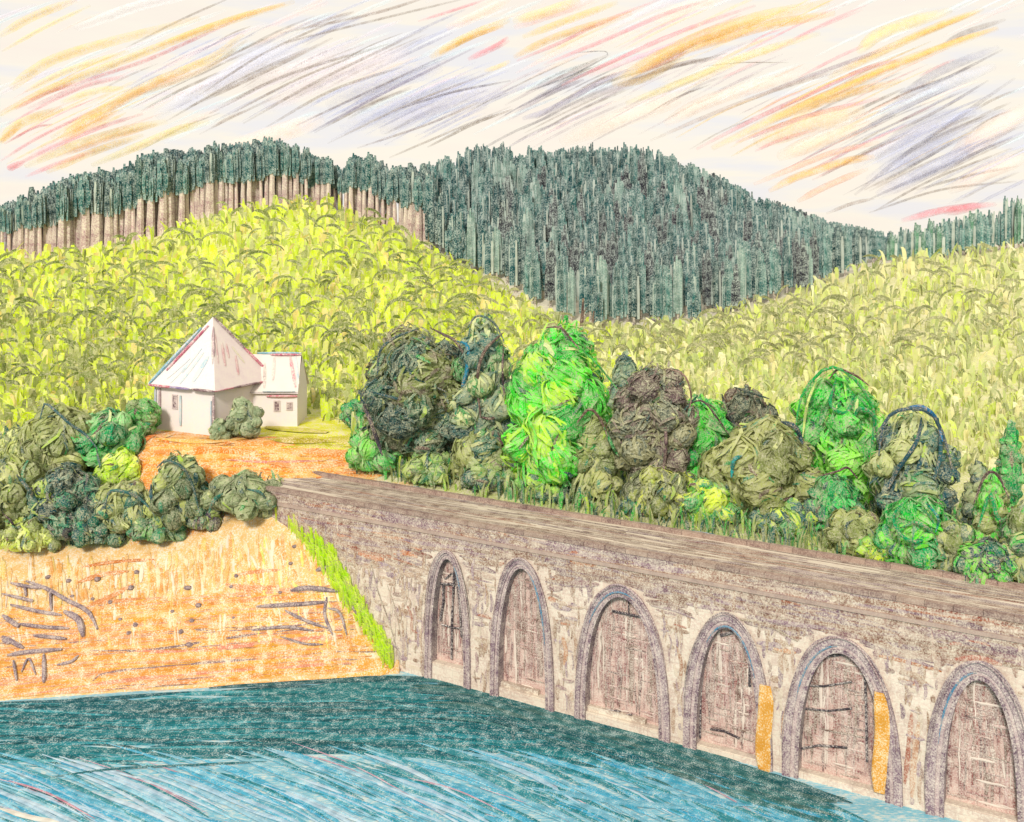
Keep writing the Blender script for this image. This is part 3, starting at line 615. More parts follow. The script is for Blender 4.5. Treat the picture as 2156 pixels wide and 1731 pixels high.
# ---------------------------------------------------------------- house
hs = empty('house', HOUSE, 0)
tag(hs, 'small white house with a tall pyramid roof on the orange terrace', 'house')
mwall = mat('whitewash', grain=9, cover=.45, paper='#fbf1e4', soft=.2, var=.04); mroof = mat('pale_roof', grain=8, cover=.47, paper='#f8ecde', soft=.2, var=.05)
mpaint = mat('painted_timber', grain=10, cover=.62, paper='#f3e2da')
AL = math.radians(28); e1 = Vector((-math.cos(AL), math.sin(AL), 0)); e2 = Vector((math.sin(AL), math.cos(AL), 0)); SD = 7.3; WH = 4.35
WALLC = rgb('#f6e8ea', .78); RED, BLU, BRN = rgb('#c9647c', KA), rgb('#86bccc', KA), rgb('#7d5f66', KA)
def quad(mb, a, b, c, d, col): mb.add([Vector(a), Vector(b), Vector(c), Vector(d)], [(0, 1, 2, 3)], col)
up = Vector((0, 0, 1))
w_ = MB(); cs = [Vector((0, 0, -1)), e1 * SD - up, (e1 + e2) * SD - up, e2 * SD - up]
for k in range(4):
    a, b = cs[k], cs[(k + 1) % 4]; quad(w_, a, b, b + up * (WH + 1), a + up * (WH + 1), WALLC)
w_.build('wall', mwall, hs)
cen = (e1 + e2) * SD / 2; apex = cen + up * 10.5; ov = .55
ec = [c + up + (c + up - cen - Vector((0, 0, (c + up - cen).z))).normalized() * ov * 1.3 + up * (WH - .15) for c in cs]
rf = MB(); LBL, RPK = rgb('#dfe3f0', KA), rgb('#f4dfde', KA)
def rpanel(a, b, ap, c1, strokes):
    rf.add([a, b, ap], [(0, 1, 2)], c1)
    nn = (b - a).cross(ap - a).normalized()
    if nn.z < 0: nn = -nn
    for j, (t0, h0, t1, h1, w, c) in enumerate(strokes):
        q0 = a.lerp(b, t0).lerp(ap, h0); q1 = a.lerp(b, t1).lerp(ap, h1); sdv = (q1 - q0).normalized().cross(nn)
        rf.ribbon([q0.lerp(q1, k / 4) + nn * (.03 + .002 * j) for k in range(5)], taper(5, w, .5), sdv, rgb(c, KA), raise_=.02, up=nn)
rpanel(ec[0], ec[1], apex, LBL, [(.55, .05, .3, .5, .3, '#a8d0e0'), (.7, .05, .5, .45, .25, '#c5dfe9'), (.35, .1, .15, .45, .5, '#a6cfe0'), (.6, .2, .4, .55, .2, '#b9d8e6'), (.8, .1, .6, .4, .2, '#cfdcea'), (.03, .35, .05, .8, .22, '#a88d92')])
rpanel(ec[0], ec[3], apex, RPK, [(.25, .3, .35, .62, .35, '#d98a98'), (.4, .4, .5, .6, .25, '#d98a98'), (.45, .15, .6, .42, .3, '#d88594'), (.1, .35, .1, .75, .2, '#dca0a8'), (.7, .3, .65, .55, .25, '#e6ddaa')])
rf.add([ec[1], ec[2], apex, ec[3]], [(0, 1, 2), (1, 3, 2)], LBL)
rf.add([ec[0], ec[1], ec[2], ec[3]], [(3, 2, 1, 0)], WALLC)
roof = rf.build('roof', mroof, hs)
def edgebar(a, b, r, c, t0=0, t1=1, off=Vector((0, 0, 0)), par=None, name='ridge_cap'):
    m_ = MB(); n = 7; m_.tube([a.lerp(b, t0 + (t1 - t0) * k / (n - 1)) + off for k in range(n)], taper(n, r, .55), c, n=6); return m_.build(name, mpaint, par or roof)
edgebar(ec[1], apex, .17, BLU, 0, .82, Vector((0, -.1, .10)))
edgebar(ec[1], apex, .15, RED, .22, .88, Vector((.42, -.35, -.02)))
edgebar(ec[3], apex, .15, RED, .0, .5, Vector((0, -.1, .12))); edgebar(ec[3], apex, .13, BRN, .45, .97, Vector((0, -.1, .12)))
edgebar(ec[0], apex, .10, rgb('#b79aa0', KA), .45, .85, Vector((0, 0, .06)))
edgebar(ec[1], ec[0], .13, RED, .0, .38, Vector((0, -.08, 0)), name='fascia'); edgebar(ec[1], ec[0], .12, rgb('#9a88b4', KA), .3, .62, Vector((0, -.09, 0)), name='fascia')
edgebar(ec[1], ec[0], .13, BRN, .66, 1.0, Vector((0, -.08, 0)), name='fascia'); edgebar(ec[0], ec[3], .07, RED, .0, .5, Vector((0, -.08, 0)), name='fascia')
edgebar(ec[0], ec[3], .13, BRN, .3, .75, Vector((0, -.1, 0)), name='fascia'); edgebar(ec[0], ec[3], .10, RED, .7, 1.0, Vector((0, -.1, 0)), name='fascia')
def vpost(p, z0, z1, r, c, name='corner_post'): m_ = MB(); m_.tube([p + up * (z0 + (z1 - z0) * k / 5) for k in range(6)], taper(6, r, .6), c, n=6); m_.build(name, mpaint, hs)
vpost(Vector((-.08, -.08, 0)), .6, 3.8, .15, rgb('#a48a90', KA)); vpost(Vector((-.34, .02, 0)), -.2, 3.2, .10, rgb('#bcd6e2', KA))
vpost(e1 * SD + Vector((-.1, -.05, 0)), 0, 4.0, .14, rgb('#b9cbd8', KA)); vpost(e1 * (SD - .45) + Vector((0, -.1, 0)), .8, 3.9, .14, rgb('#bca4a6', KA))
vpost(e2 * SD + Vector((.1, -.12, 0)), 0, 4.0, .12, rgb('#b9d3e2', KA)); vpost(e2 * (SD - .7) + Vector((.12, -.1, 0)), 1.6, 4.0, .13, rgb('#c2a5a4', KA)); vpost(e1 * 4.2 + Vector((0, -.12, 0)), .6, 3.4, .14, rgb('#c6e0e4', KA), 'downpipe')
def window(c, ex, w, h, glass, parent=hs):
    nrm = ex.cross(up).normalized()
    if nrm.y > 0: nrm = -nrm
    fr = MB()
    for (a0, a1, b0, b1) in ((-w / 2 - .1, w / 2 + .1, -h / 2 - .1, -h / 2), (-w / 2 - .1, w / 2 + .1, h / 2, h / 2 + .1), (-w / 2 - .1, -w / 2, -h / 2, h / 2), (w / 2, w / 2 + .1, -h / 2, h / 2)):
        vs = []
        for d in (0, .09):
            vs += [c + ex * a0 + up * b0 + nrm * d, c + ex * a1 + up * b0 + nrm * d, c + ex * a1 + up * b1 + nrm * d, c + ex * a0 + up * b1 + nrm * d]
        fr.add(vs, [(0, 1, 2, 3), (4, 5, 6, 7), (0, 1, 5, 4), (1, 2, 6, 5), (2, 3, 7, 6), (3, 0, 4, 7)], rgb('#d8c6c2', KA))
    f = fr.build('window', mpaint, parent)
    pn = MB(); quad(pn, c + ex * -w / 2 + up * -h / 2 + nrm * .03, c + ex * w / 2 + up * -h / 2 + nrm * .03, c + ex * w / 2 + up * h / 2 + nrm * .03, c + ex * -w / 2 + up * h / 2 + nrm * .03, rgb(glass, KA)); pn.build('pane', mpaint, f)
window(e1 * 4.9 + up * 2.75, e1, .5, 1.15, '#6d5560')
# wing
WX0, WX1, WY0, WY1, WZ = 1.4, 6.7, 4.6, 9.6, 3.45
w2 = MB(); z0_ = -.6
for a, b in (((WX0, WY0), (WX1, WY0)), ((WX1, WY0), (WX1 , WY1)), ((WX1, WY1), (WX0, WY1))):
    quad(w2, (a[0], a[1], z0_), (b[0], b[1], z0_), (b[0], b[1], WZ), (a[0], a[1], WZ), WALLC)
w2.add([Vector((WX1, WY0, WZ)), Vector((WX1, WY1, WZ)), Vector((WX1, (WY0 + WY1) / 2, 6.5))], [(0, 1, 2)], WALLC)
w2.build('wing_wall', mwall, hs)
r2 = MB(); ym = (WY0 + WY1) / 2; RZ = 6.62; A_ = Vector((WX0 - .2, WY0 - .4, WZ - .1)); B_ = Vector((WX1 + .15, WY0 - .4, WZ - .1)); C_ = Vector((WX1 - .1, ym, RZ)); D_ = Vector((WX0 - .2, ym, RZ)); E_ = Vector((WX1 + .15, WY1 + .4, WZ - .1)); F_ = Vector((WX0 - .2, WY1 + .4, WZ - .1))
for q in ((A_, B_, C_, D_), (D_, C_, E_, F_)):
    quad(r2, *q, rgb('#f3e4dd', KA)); quad(r2, *[v_ - up * .14 for v_ in q], WALLC)
nn = (B_ - A_).cross(D_ - A_).normalized()
for t0, t1, h0, h1, w, c in ((.42, .36, .1, .75, .3, '#b5a29c'), (.55, .52, .3, .9, .3, '#c9b8b2'), (.95, .80, .12, .95, .32, '#d9778c'), (1.0, .9, .2, .95, .22, '#bcd6e2')):
    q0 = A_.lerp(B_, t0).lerp(D_.lerp(C_, t0), h0); q1 = A_.lerp(B_, t1).lerp(D_.lerp(C_, t1), h1)
    r2.ribbon([q0.lerp(q1, k / 4) + nn * .03 for k in range(5)], taper(5, w, .5), (q1 - q0).normalized().cross(nn), rgb(c, KA), raise_=.02, up=nn)
wr = r2.build('wing_roof', mroof, hs)
edgebar(D_, C_, .13, BLU, .2, 1.0, Vector((0, 0, .1)), wr); edgebar(D_, C_, .11, RED, .45, 1.0, Vector((0, -.25, -.02)), wr)
edgebar(A_, B_, .07, rgb('#9fb4bc', KA), .4, .95, Vector((0, -.05, .05)), wr, 'fascia'); edgebar(A_, B_, .12, rgb('#dd6f86', KA), .45, .98, Vector((0, .2, -.42)), wr, 'fascia')
ex = Vector((1, 0, 0))
window(Vector((4.75, WY0 - .002, 1.95)), ex, .42, .85, '#7a5d64'); window(Vector((5.95, WY0 - .002, 1.95)), ex, .42, .6, '#9c8484')
# ---------------------------------------------------------------- foliage tools
KL = 1.35
ACC = ['#b4d450', '#2c5c60', '#1f4c54', '#d8dc98', '#6a5050', '#3f9a58', '#2f8a68']
mleaf = mat('leaves', grain=9, cover=.60, paper='#f2f0cc', translucent=.45, soft=.14, var=.1, spec=0)
mcore = mat('leaf_mass', grain=7, cover=.52, paper='#eeeab8', translucent=0, var=.15)
mbark = mat('bark', grain=9, cover=.66, paper='#b8a890')
def crown(mb, core, c, rx, ry, rz, pal, n, ln, w, r, shape='round', flow=0.0, clump=.35, spread=.5, corepal=None):
    c = Vector(c); off = Vector((r.uniform(0, 50), r.uniform(0, 50), r.uniform(0, 50)))
    def prof(h):            # h: -1 bottom .. 1 top  -> width factor
        if shape == 'cone': return 1.05 * (1 - (h + 1) / 2) ** .75 + .08
        if shape == 'egg': return math.sqrt(max(0, 1 - h * h)) * (1.08 - .25 * h)
        if shape == 'dome': return math.sqrt(max(0, 1 - ((h + 1) / 2) ** 2.2)) if h > -1 else 1
        return math.sqrt(max(0, 1 - h * h))
    def surf(th, h, k=1.0):
        d = Vector((math.cos(th), math.sin(th), h)); f = 1 + .24 * noise.noise(d * 1.6 + off) + .14 * noise.noise(d * 3.7 + off)
        q = prof(h) * f * k
        return c + Vector((rx * math.cos(th) * q, ry * math.sin(th) * q, rz * h * (1 + (f - 1) * .6) * (k if h > 0 else 1)))
    cp = corepal or pal
    if core is not None:
        nu, nv = 18, 12; vs = []; cs_ = []
        for i in range(nv + 1):
            h = -1 + 2 * i / nv; h = max(-.999, min(.985, h))
            for j in range(nu):
                p = surf(2 * math.pi * j / nu, h, .82); vs.append(p)
                q = noise.noise(p * clump * 1.7 + off) * .5 + .5
                cs_.append(rgb(cp[min(len(cp) - 1, max(0, int((q * 1.5 - .25) * len(cp))))], KL))
        fs_ = [(i * nu + j, i * nu + (j + 1) % nu, (i + 1) * nu + (j + 1) % nu, (i + 1) * nu + j) for i in range(nv) for j in range(nu)]
        fs_.append(tuple(nv * nu + j for j in range(nu))); core.add(vs, fs_, cs_)
    for i in range(n):
        th = r.uniform(0, 2 * math.pi); h = r.uniform(-.97, .97); k = r.uniform(.86, 1.04) if r.random() < .85 else r.uniform(1.02, 1.12)
        q = noise.noise(surf(th, h, .95) * clump + off) * .5 + .5 + r.uniform(-.3, .3)
        col = jit(rgb(pal[min(len(pal) - 1, max(0, int((q * 1.5 - .25) * len(pal))))], KL), .12, r)
        if r.random() < .08: col = jit(rgb(r.choice(ACC), KL * .9), .1, r)
        L_ = ln * r.uniform(.6, 1.35); a = flow + r.gauss(0, spread)
        pts = []; m = 4
        dth = math.sin(a) * L_ / max(.4, rx * max(.25, prof(h))); dh = math.cos(a) * L_ / rz
        for j in range(m + 1):
            t = j / m - .5; hh = max(-1.0, min(1.02, h + dh * t - .10 * (t * 2) ** 2 * L_ / rz)); pts.append(surf(th + dth * t, min(hh, .995), k + .04 * (1 - abs(2 * t))) + Vector((0, 0, max(0, hh - .995) * rz)))
        mid = pts[m // 2]; nn = Vector(((mid.x - c.x) / rx ** 2, (mid.y - c.y) / ry ** 2, (mid.z - c.z) / rz ** 2)).normalized()
        t_ = pts[-1] - pts[0]
        if t_.length < .05: continue
        sv = t_.normalized().cross(nn).normalized()
        sv = (sv + nn * r.uniform(-.2, .2)).normalized()
        mb.ribbon(pts, taper(m + 1, w * r.uniform(.6, 1.3), .35), sv, col)
def limb_px(par, pts, Y, wpx, c, name='limb'):
    """a branch seen against the crown, through picture places, wandering in depth"""
    m_ = MB(); q = poly(pts, 12); k = Y / F
    pp = [P(x, y, Y + .3 * math.sin(i * .9)) - par.location for i, (x, y) in enumerate(q)]
    m_.tube(pp, taper(12, wpx * k / 2, .35), rgb(c, KA), n=6); return m_.build(name, mbark, par)
GRN = ['#19a24a', '#2dbb3e', '#46c83c', '#6fd33a', '#b4e03c']; EMR = ['#0b8a58', '#12a05a', '#1db04e', '#4cc46a']; OLV = ['#6f7f48', '#818d52', '#8f9a5a', '#a3ab68', '#b9bd7c']
DRK = ['#24484c', '#2e5c56', '#3d6a52', '#586048', '#6a5c50', '#7f8a4c']; BRO = ['#5e4c50', '#6e5a5c', '#7d6a68', '#5a6258', '#8c8a68']; TEA = ['#2a5458', '#3a6a66', '#5d8076', '#8fa184', '#c9cf9a']; LIM = ['#b9dc34', '#cbe640', '#d9ea60', '#e3e68a']
GOL = ['#8a9440', '#a0a24c', '#b4b45a', '#c4c47a']
def tree(name, x, yt, yb, hw, pal, label, cat, shape='round', n=1500, ln=26, w=7, flow=0, limbs=(), group=None, seed=0, spread=.5, depth=.8, Y=None, clump=.35, trunkc='#6b5648', corepal=None, low=0.0, trunk=True):
    r = random.Random(seed + int(x) * 7 + int(yt))
    if Y is None:
        p = ground(x, yb); p = p if p is not None else P(x, yb, Yd(x) + 12)
    else: p = Vector(((x - CX) / F * Y, Y, zat(x, Y)))
    k = p.y / F; zt = CH - (yt - HY) * k; H = zt - p.z; t = empty(name, p); tag(t, label, cat, group)
    a = MB(); b = MB(); rz_ = H / 2 * (1 + low * .5); cz = H - rz_ * 1.0
    rx, ry = hw * k, max(.5, hw * k * depth)
    crown(a, b, (0, 0, cz), rx * .80, ry * .80, rz_ * .86, pal, int(n * .45), ln * k * 1.2, w * k * .8, r, shape, flow, clump, spread, corepal)
    nl = 9 + int(H * 1.2); per = int(n * 1.15 / nl)
    for q in range(nl):                                  # leafy clumps, each with its own tone and lie
        h = -.82 + 1.62 * (q + r.random()) / nl; th = q * 2.4 + r.uniform(-.5, .5)
        pf = {'cone': 1.05 * (1 - (h + 1) / 2) ** .75 + .08, 'egg': math.sqrt(max(0, 1 - h * h)) * (1.08 - .25 * h), 'dome': math.sqrt(max(0, 1 - ((h + 1) / 2) ** 2.2))}.get(shape, math.sqrt(max(0, 1 - h * h)))
        lr = min(rx, rz_ * 1.2) * r.uniform(.30, .50); d_ = max(0, pf * rx * 1.06 - lr * .72)
        ci = r.randrange(len(pal)); sub = [pal[max(0, ci - 1)], pal[ci], pal[ci], pal[min(len(pal) - 1, ci + 1)]]
        crown(a, b, (math.cos(th) * d_, math.sin(th) * d_ * depth, cz + rz_ * h * .84), lr, lr, lr * r.uniform(.8, 1.15), sub, per, ln * k * 1.1, w * k * .8, r, 'round', flow + r.gauss(0, .8), clump * 2, spread, None)
    base = len(a.v); a.v += b.v; a.f += [tuple(i + base for i in f) for f in b.f]; a.c += b.c
    a.build('crown', mleaf, t)
    if trunk:
        m_ = MB(); rt = max(.1, H * .022); m_.tube([(r.uniform(-.05, .05) * i, r.uniform(-.05, .05) * i, -.6 + (H * .62 + .6) * i / 5) for i in range(6)], [rt * 1.35, rt, rt * .85, rt * .7, rt * .5, rt * .3], rgb(trunkc, KA), n=7)
        for j in range(3):
            an = r.uniform(0, 6.28); hw_ = hw * k * .55; m_.tube([(0, 0, H * .3), (math.cos(an) * hw_ * .5, math.sin(an) * hw_ * .5, H * .5), (math.cos(an) * hw_, math.sin(an) * hw_, H * .68)], [rt * .5, rt * .35, rt * .15], rgb(trunkc, KA), n=5)
        m_.build('trunk', mbark, t)
    for (pts, wp, c) in limbs: limb_px(t, pts, p.y - hw * k * depth * .9 - .3, wp, c)
    return t
# ---------------------------------------------------------------- trees behind the dam
T = tree
T('broad_tree', 882, 694, 985, 108, DRK, 'large round dark tree of brown and teal leaves, right of the house', 'tree', n=2600, ln=34, w=8, flow=1.2, spread=.7, seed=1,
  limbs=[(((905, 690), (935, 705), (960, 720), (985, 765), (980, 800)), 6, '#5c4a4c'), (((962, 718), (985, 730), (983, 780), (975, 815), (992, 828)), 9, '#1f86a4'),
         (((795, 790), (800, 740), (830, 712), (880, 692)), 6, '#2a5458'), (((770, 820), (760, 840), (778, 855), (790, 835)), 5, '#24484c'), (((765, 850), (785, 900), (805, 960)), 9, '#4a4450'),
         (((780, 825), (840, 840), (900, 850)), 6, '#24545a'), (((830, 790), (880, 800), (940, 825)), 5, '#24545a')])
T('broad_tree', 1018, 655, 1000, 60, TEA + ['#3c8a4c'], 'tall narrow teal-topped tree between the big round dark tree and the bright green one', 'tree', n=1700, ln=32, w=8, flow=.3, seed=2, shape='egg',
  limbs=[(((1060, 700), (1020, 740), (1005, 800), (1012, 880)), 7, '#6a5650'), (((1060, 730), (1058, 780), (1062, 840)), 5, '#5a4850'), (((1010, 878), (1035, 882), (1050, 874)), 6, '#5a4048'), (((985, 690), (1005, 665), (1040, 680), (1062, 720)), 5, '#3d6a68')])
T('broad_tree', 1178, 672, 1032, 108, ['#1fa03c', '#22b830', '#3acb34', '#5fd630', '#b4e03c'], 'broad bright green tree behind the dam, largest of the green ones', 'tree', n=2600, ln=46, w=9, flow=-.9, spread=.35, seed=3, shape='dome', clump=.5,
  limbs=[(((1150, 690), (1180, 690), (1200, 712), (1220, 735)), 5, '#6e5650'), (((1225, 735), (1260, 770), (1300, 820)), 4, '#2fa84a')])
T('broad_tree', 1316, 734, 905, 46, TEA[:3] + ['#7d9a80'], 'small dark teal tree behind, left of the brown tree top', 'tree', n=700, ln=30, w=8, flow=.6, seed=4, shape='cone')
T('broad_tree', 1378, 752, 1058, 84, BRO, 'greyish brown round tree beside the olive pointed shrub', 'tree', n=2000, ln=30, w=7, flow=1.0, spread=.8, seed=5,
  limbs=[(((1400, 775), (1440, 790), (1455, 830), (1452, 860)), 4, '#8a6660'), (((1400, 870), (1402, 940), (1395, 1010)), 7, '#6a5258')])
T('pointed_shrub', 1250, 862, 1052, 56, OLV, 'olive cone shaped shrub with a brown arched tip, just behind the dam', 'shrub', n=1100, ln=30, w=8, seed=6, shape='cone', flow=.2, limbs=[(((1215, 890), (1240, 862), (1262, 880), (1280, 920)), 6, '#6a5048'), (((1272, 900), (1290, 940), (1302, 960)), 7, '#2f9a54')])
T('broad_tree', 1480, 828, 1045, 68, GRN[:4] + ['#2f9a54'], 'bright green tree with a brown slanting limb, between brown and olive trees', 'tree', n=1300, ln=34, w=8, flow=-.6, seed=7, shape='egg', limbs=[(((1450, 850), (1480, 845), (1510, 880), (1535, 915)), 4, '#5a4048'), (((1430, 900), (1440, 865), (1470, 832)), 5, '#35605c')])
T('broad_tree', 1572, 806, 1010, 62, ['#3a4c4c', '#4c5c54', '#6a5a58', '#8a5e58', '#5c7a64'], 'dark tree with reddish brown middle, poking up behind the olive tree', 'tree', n=900, ln=28, w=7, flow=.4, seed=8,
  limbs=[(((1520, 830), (1530, 870), (1555, 905)), 8, '#3a4a50'), (((1545, 815), (1575, 825), (1620, 840)), 5, '#3a5450')])
T('broad_tree', 1606, 886, 1090, 108, ['#79824a', '#858e50', '#8f985a', '#99a060', '#a5aa6c'], 'big rounded olive green tree near the middle of the dam with blue twig', 'tree', n=2300, ln=36, w=9, flow=-.3, seed=9, clump=.2, shape='egg',
  limbs=[(((1645, 888), (1675, 900), (1690, 935)), 11, '#2c5058'), (((1562, 960), (1545, 970), (1540, 1005)), 9, '#1f9a96')])
T('broad_tree', 1762, 770, 1080, 92, GRN[:4] + ['#8fdc4a'], 'tall egg shaped bright green tree with a small brown arc at its top', 'tree', n=2300, ln=40, w=8, flow=.1, seed=10, shape='egg',
  limbs=[(((1675, 900), (1690, 830), (1740, 775), (1790, 790), (1835, 850), (1850, 930)), 7, '#18a84c'), (((1745, 800), (1765, 778), (1800, 790), (1830, 812)), 5, '#6a4a44'), (((1760, 800), (1748, 850), (1780, 870), (1800, 830)), 8, '#12a05a'), (((1790, 900), (1810, 860), (1840, 880), (1835, 940)), 8, '#12a05a'), (((1720, 800), (1700, 850), (1690, 920)), 6, '#d6ec86')])
T('broad_tree', 1922, 856, 1130, 82, ['#2c5560', '#44706a', '#7f9a70', '#a9b67c', '#c4c98e'], 'pale olive tree with blue-black curved limbs, right of the egg shaped tree', 'tree', n=1600, ln=32, w=8, flow=.2, seed=11, shape='egg',
  limbs=[(((1850, 960), (1862, 890), (1900, 862), (1960, 870), (1990, 930), (2005, 990)), 8, '#3b5a66'), (((1900, 862), (1940, 856), (1970, 880), (1985, 930)), 8, '#2574a6'), (((1940, 880), (1930, 930), (1890, 990), (1870, 1030)), 9, '#2c5560'), (((1975, 880), (1980, 960), (1960, 1040), (1990, 1080)), 9, '#2f5f66'), (((1905, 1000), (1930, 1020), (1920, 1060)), 8, '#2f9a54')])
T('low_bush', 1758, 1000, 1118, 62, EMR + ['#3c6f6a'], 'low emerald bush under a brown twig, right of the olive tree', 'bush', n=800, ln=30, w=9, seed=12, shape='dome', limbs=[(((1725, 1003), (1765, 992), (1785, 985), (1806, 1008)), 5, '#5a4048')])
T('low_bush', 1930, 1052, 1190, 82, GRN[:4] + ['#12a05a'], 'bright green bush with emerald looping twigs near the right end of the dam', 'bush', n=1300, ln=32, w=8, seed=13, shape='dome',
  limbs=[(((1900, 1060), (1880, 1090), (1900, 1130), (1940, 1140), (1965, 1100), (1940, 1070)), 8, '#0f9a5a'), (((1950, 1060), (1975, 1090), (1970, 1120)), 6, '#1f9a8a'), (((1900, 1110), (1930, 1100), (1960, 1120), (1975, 1150)), 8, '#12a05a')])
T('low_bush', 2092, 988, 1200, 56, GRN[:4] + OLV[2:4], 'green bush with a brown angular tip near the right edge', 'bush', n=1100, ln=34, w=8, seed=14, shape='cone',
  limbs=[(((2050, 1060), (2075, 1000), (2100, 1000), (2125, 1050)), 6, '#5e4a4a'), (((2060, 1110), (2085, 1040), (2100, 1090), (2125, 1100), (2120, 1140)), 9, '#12a05a')])
T('broad_tree', 2128, 880, 1080, 24, EMR, 'slim emerald tree standing alone at the right edge of the meadow', 'tree', n=420, ln=30, w=9, seed=15, shape='egg')
T('low_bush', 742, 842, 900, 24, EMR[:3], 'small emerald bush right of the house lawn', 'bush', n=330, ln=22, w=8, seed=16)
T('low_bush', 792, 896, 990, 62, ['#4cb85a', '#6cc860', '#8cd25c', '#5cba58'], 'light green sloping bush at the far end of the dam', 'bush', n=800, ln=40, w=8, seed=17, shape='dome', flow=-.7, spread=.25)
T('low_bush', 1020, 905, 1012, 70, OLV + ['#2f6a5c'], 'grey olive bush below the tall teal-topped tree', 'bush', n=900, ln=30, w=8, seed=18, shape='dome')
T('low_bush', 1030, 962, 1028, 58, ['#1f5458', '#2c6a5c', '#3f8a54', '#8fa860'], 'spiky dark teal bush at the dam edge below the tall tree', 'bush', n=420, ln=38, w=9, seed=19, shape='dome', flow=.3)
T('low_bush', 905, 950, 1015, 62, ['#6a9a50', '#8fb45a', '#5d8a54', '#a8bc64'], 'mid green low bush at the foot of the round dark tree', 'bush', n=520, ln=28, w=8, seed=20, shape='dome')
T('low_bush', 1140, 980, 1045, 56, ['#3c8a54', '#7cc050', '#b4d860', '#4c7a70'], 'yellow-green tufty bush under the largest green tree', 'bush', n=480, ln=28, w=8, seed=21, shape='dome')
T('low_bush', 1395, 985, 1080, 80, ['#a3ac4c', '#8a944c', '#6d7a50', '#5c6450', '#c4cc4c'], 'yellowish olive bush under the brown tree', 'bush', n=800, ln=28, w=8, seed=22, shape='dome')
T('low_bush', 1500, 1000, 1098, 62, ['#a9d63c', '#66c24a', '#2f9a5c', '#cfe04c'], 'lime and green bush left of the big olive tree', 'bush', n=600, ln=28, w=8, seed=23, shape='dome')
T('low_bush', 1650, 1052, 1120, 70, ['#4c9a60', '#8cb858', '#2c6a68', '#c4d850'], 'low tangled green bush at the foot of the big olive tree', 'bush', n=560, ln=28, w=9, seed=24, shape='dome')
T('low_bush', 1800, 1072, 1158, 62, OLV[1:] + ['#9aa86a'], 'pale olive bush beside the looping green bush', 'bush', n=560, ln=40, w=10, seed=25, shape='dome', flow=-.5)
T('low_bush', 2010, 1090, 1205, 50, OLV + ['#5c7a64', '#4cae4c'], 'olive and teal bush between the two green bushes on the right', 'bush', n=620, ln=34, w=9, seed=26, shape='dome')
T('low_bush', 2160, 1050, 1225, 52, OLV + ['#3cb04c', '#5c7a64'], 'mixed olive bush at the right border of the picture', 'bush', n=620, ln=34, w=9, seed=27, shape='dome')
T('low_bush', 2075, 1140, 1226, 62, ['#1f6a5c', '#3cba44', '#7cc84c', '#2c4c58'], 'low green bush with dark tips nearest the right end of the dam', 'bush', n=520, ln=30, w=9, seed=28, shape='dome')
T('low_bush', 1172, 1022, 1052, 50, ['#1f5458', '#2c6a6c', '#3c7a6c'], 'dark teal tuft lying on the dam parapet edge', 'bush', n=260, ln=34, w=9, seed=29, shape='dome', flow=1.2, trunk=False)
T('low_bush', 1350, 1035, 1078, 48, ['#1f5458', '#4c8a5c', '#c4d850'], 'small dark tuft at the dam edge under the brown tree', 'bush', n=220, ln=30, w=9, seed=30, shape='dome', trunk=False)
T('low_bush', 1855, 1130, 1178, 62, ['#c8dc3c', '#b4d44c', '#8cc850'], 'lime green tuft at the dam edge below the pale olive bush', 'bush', n=300, ln=30, w=9, seed=31, shape='dome', flow=1.0, trunk=False)
T('broad_tree', 2060, 960, 1130, 40, ['#3d5c64', '#6d8a74', '#a3b080'], 'small grey-teal tree left of the brown tipped green bush', 'tree', n=500, ln=30, w=8, seed=33, shape='cone')
# ---------------------------------------------------------------- left bank bushes
T('low_bush', 128, 848, 1030, 72, OLV, 'tall olive bush with a zigzag teal limb on the left slope', 'bush', n=1300, ln=40, w=9, seed=41, shape='egg', clump=.2, limbs=[(((85, 880), (95, 850), (120, 868), (150, 895), (180, 915), (205, 945)), 6, '#3f6a6c'), (((202, 940), (212, 985), (228, 1020)), 5, '#4a7470')])
T('low_bush', 228, 862, 985, 60, EMR[:3] + ['#5cc06a', '#9ad090'], 'emerald bush left of the house with stripy leaves', 'bush', n=800, ln=34, w=8, seed=42, shape='egg', flow=.7, spread=.3)
T('low_bush', 300, 838, 915, 36, ['#2f9a44', '#5cae50', '#7f9a5c'], 'green bush against the left corner of the house', 'bush', n=400, ln=28, w=8, seed=43, flow=-.4)
T('low_bush', 20, 957, 1124, 72, OLV + ['#3c5c54'], 'olive bush at the left border above the sandy bank', 'bush', n=1100, ln=38, w=9, seed=44, shape='egg', limbs=[(((35, 1000), (60, 1030), (80, 1060)), 8, '#35605c'), (((5, 1080), (25, 1100), (38, 1130)), 5, '#4a3f44')])
T('low_bush', 140, 982, 1134, 70, ['#123f48', '#1f5c58', '#2c7a60', '#4a4a54', '#a9bc5c'], 'dark teal and black bush on the bank, second from the left border', 'bush', n=1200, ln=26, w=9, seed=45, shape='egg', spread=1.2)
T('low_bush', 258, 1014, 1122, 62, OLV[1:] + ['#2c6a5c'], 'olive bush with an arched teal limb in the middle of the bank bushes', 'bush', n=1000, ln=34, w=9, seed=46, shape='egg', limbs=[(((222, 1060), (232, 1035), (260, 1035), (295, 1050), (325, 1082)), 7, '#35706c')])
T('low_bush', 372, 954, 1124, 58, ['#5c7050', '#7f8c5a', '#8c9a62', '#2c6a5c', '#b4bc6c'], 'tall grey-green bush with a curved teal limb, below the orange terrace', 'bush', n=1100, ln=32, w=9, seed=47, shape='egg', limbs=[(((330, 985), (350, 970), (385, 985), (405, 1020), (420, 1080)), 6, '#35605c'), (((318, 1020), (320, 1050), (345, 1045)), 8, '#2c6068')])
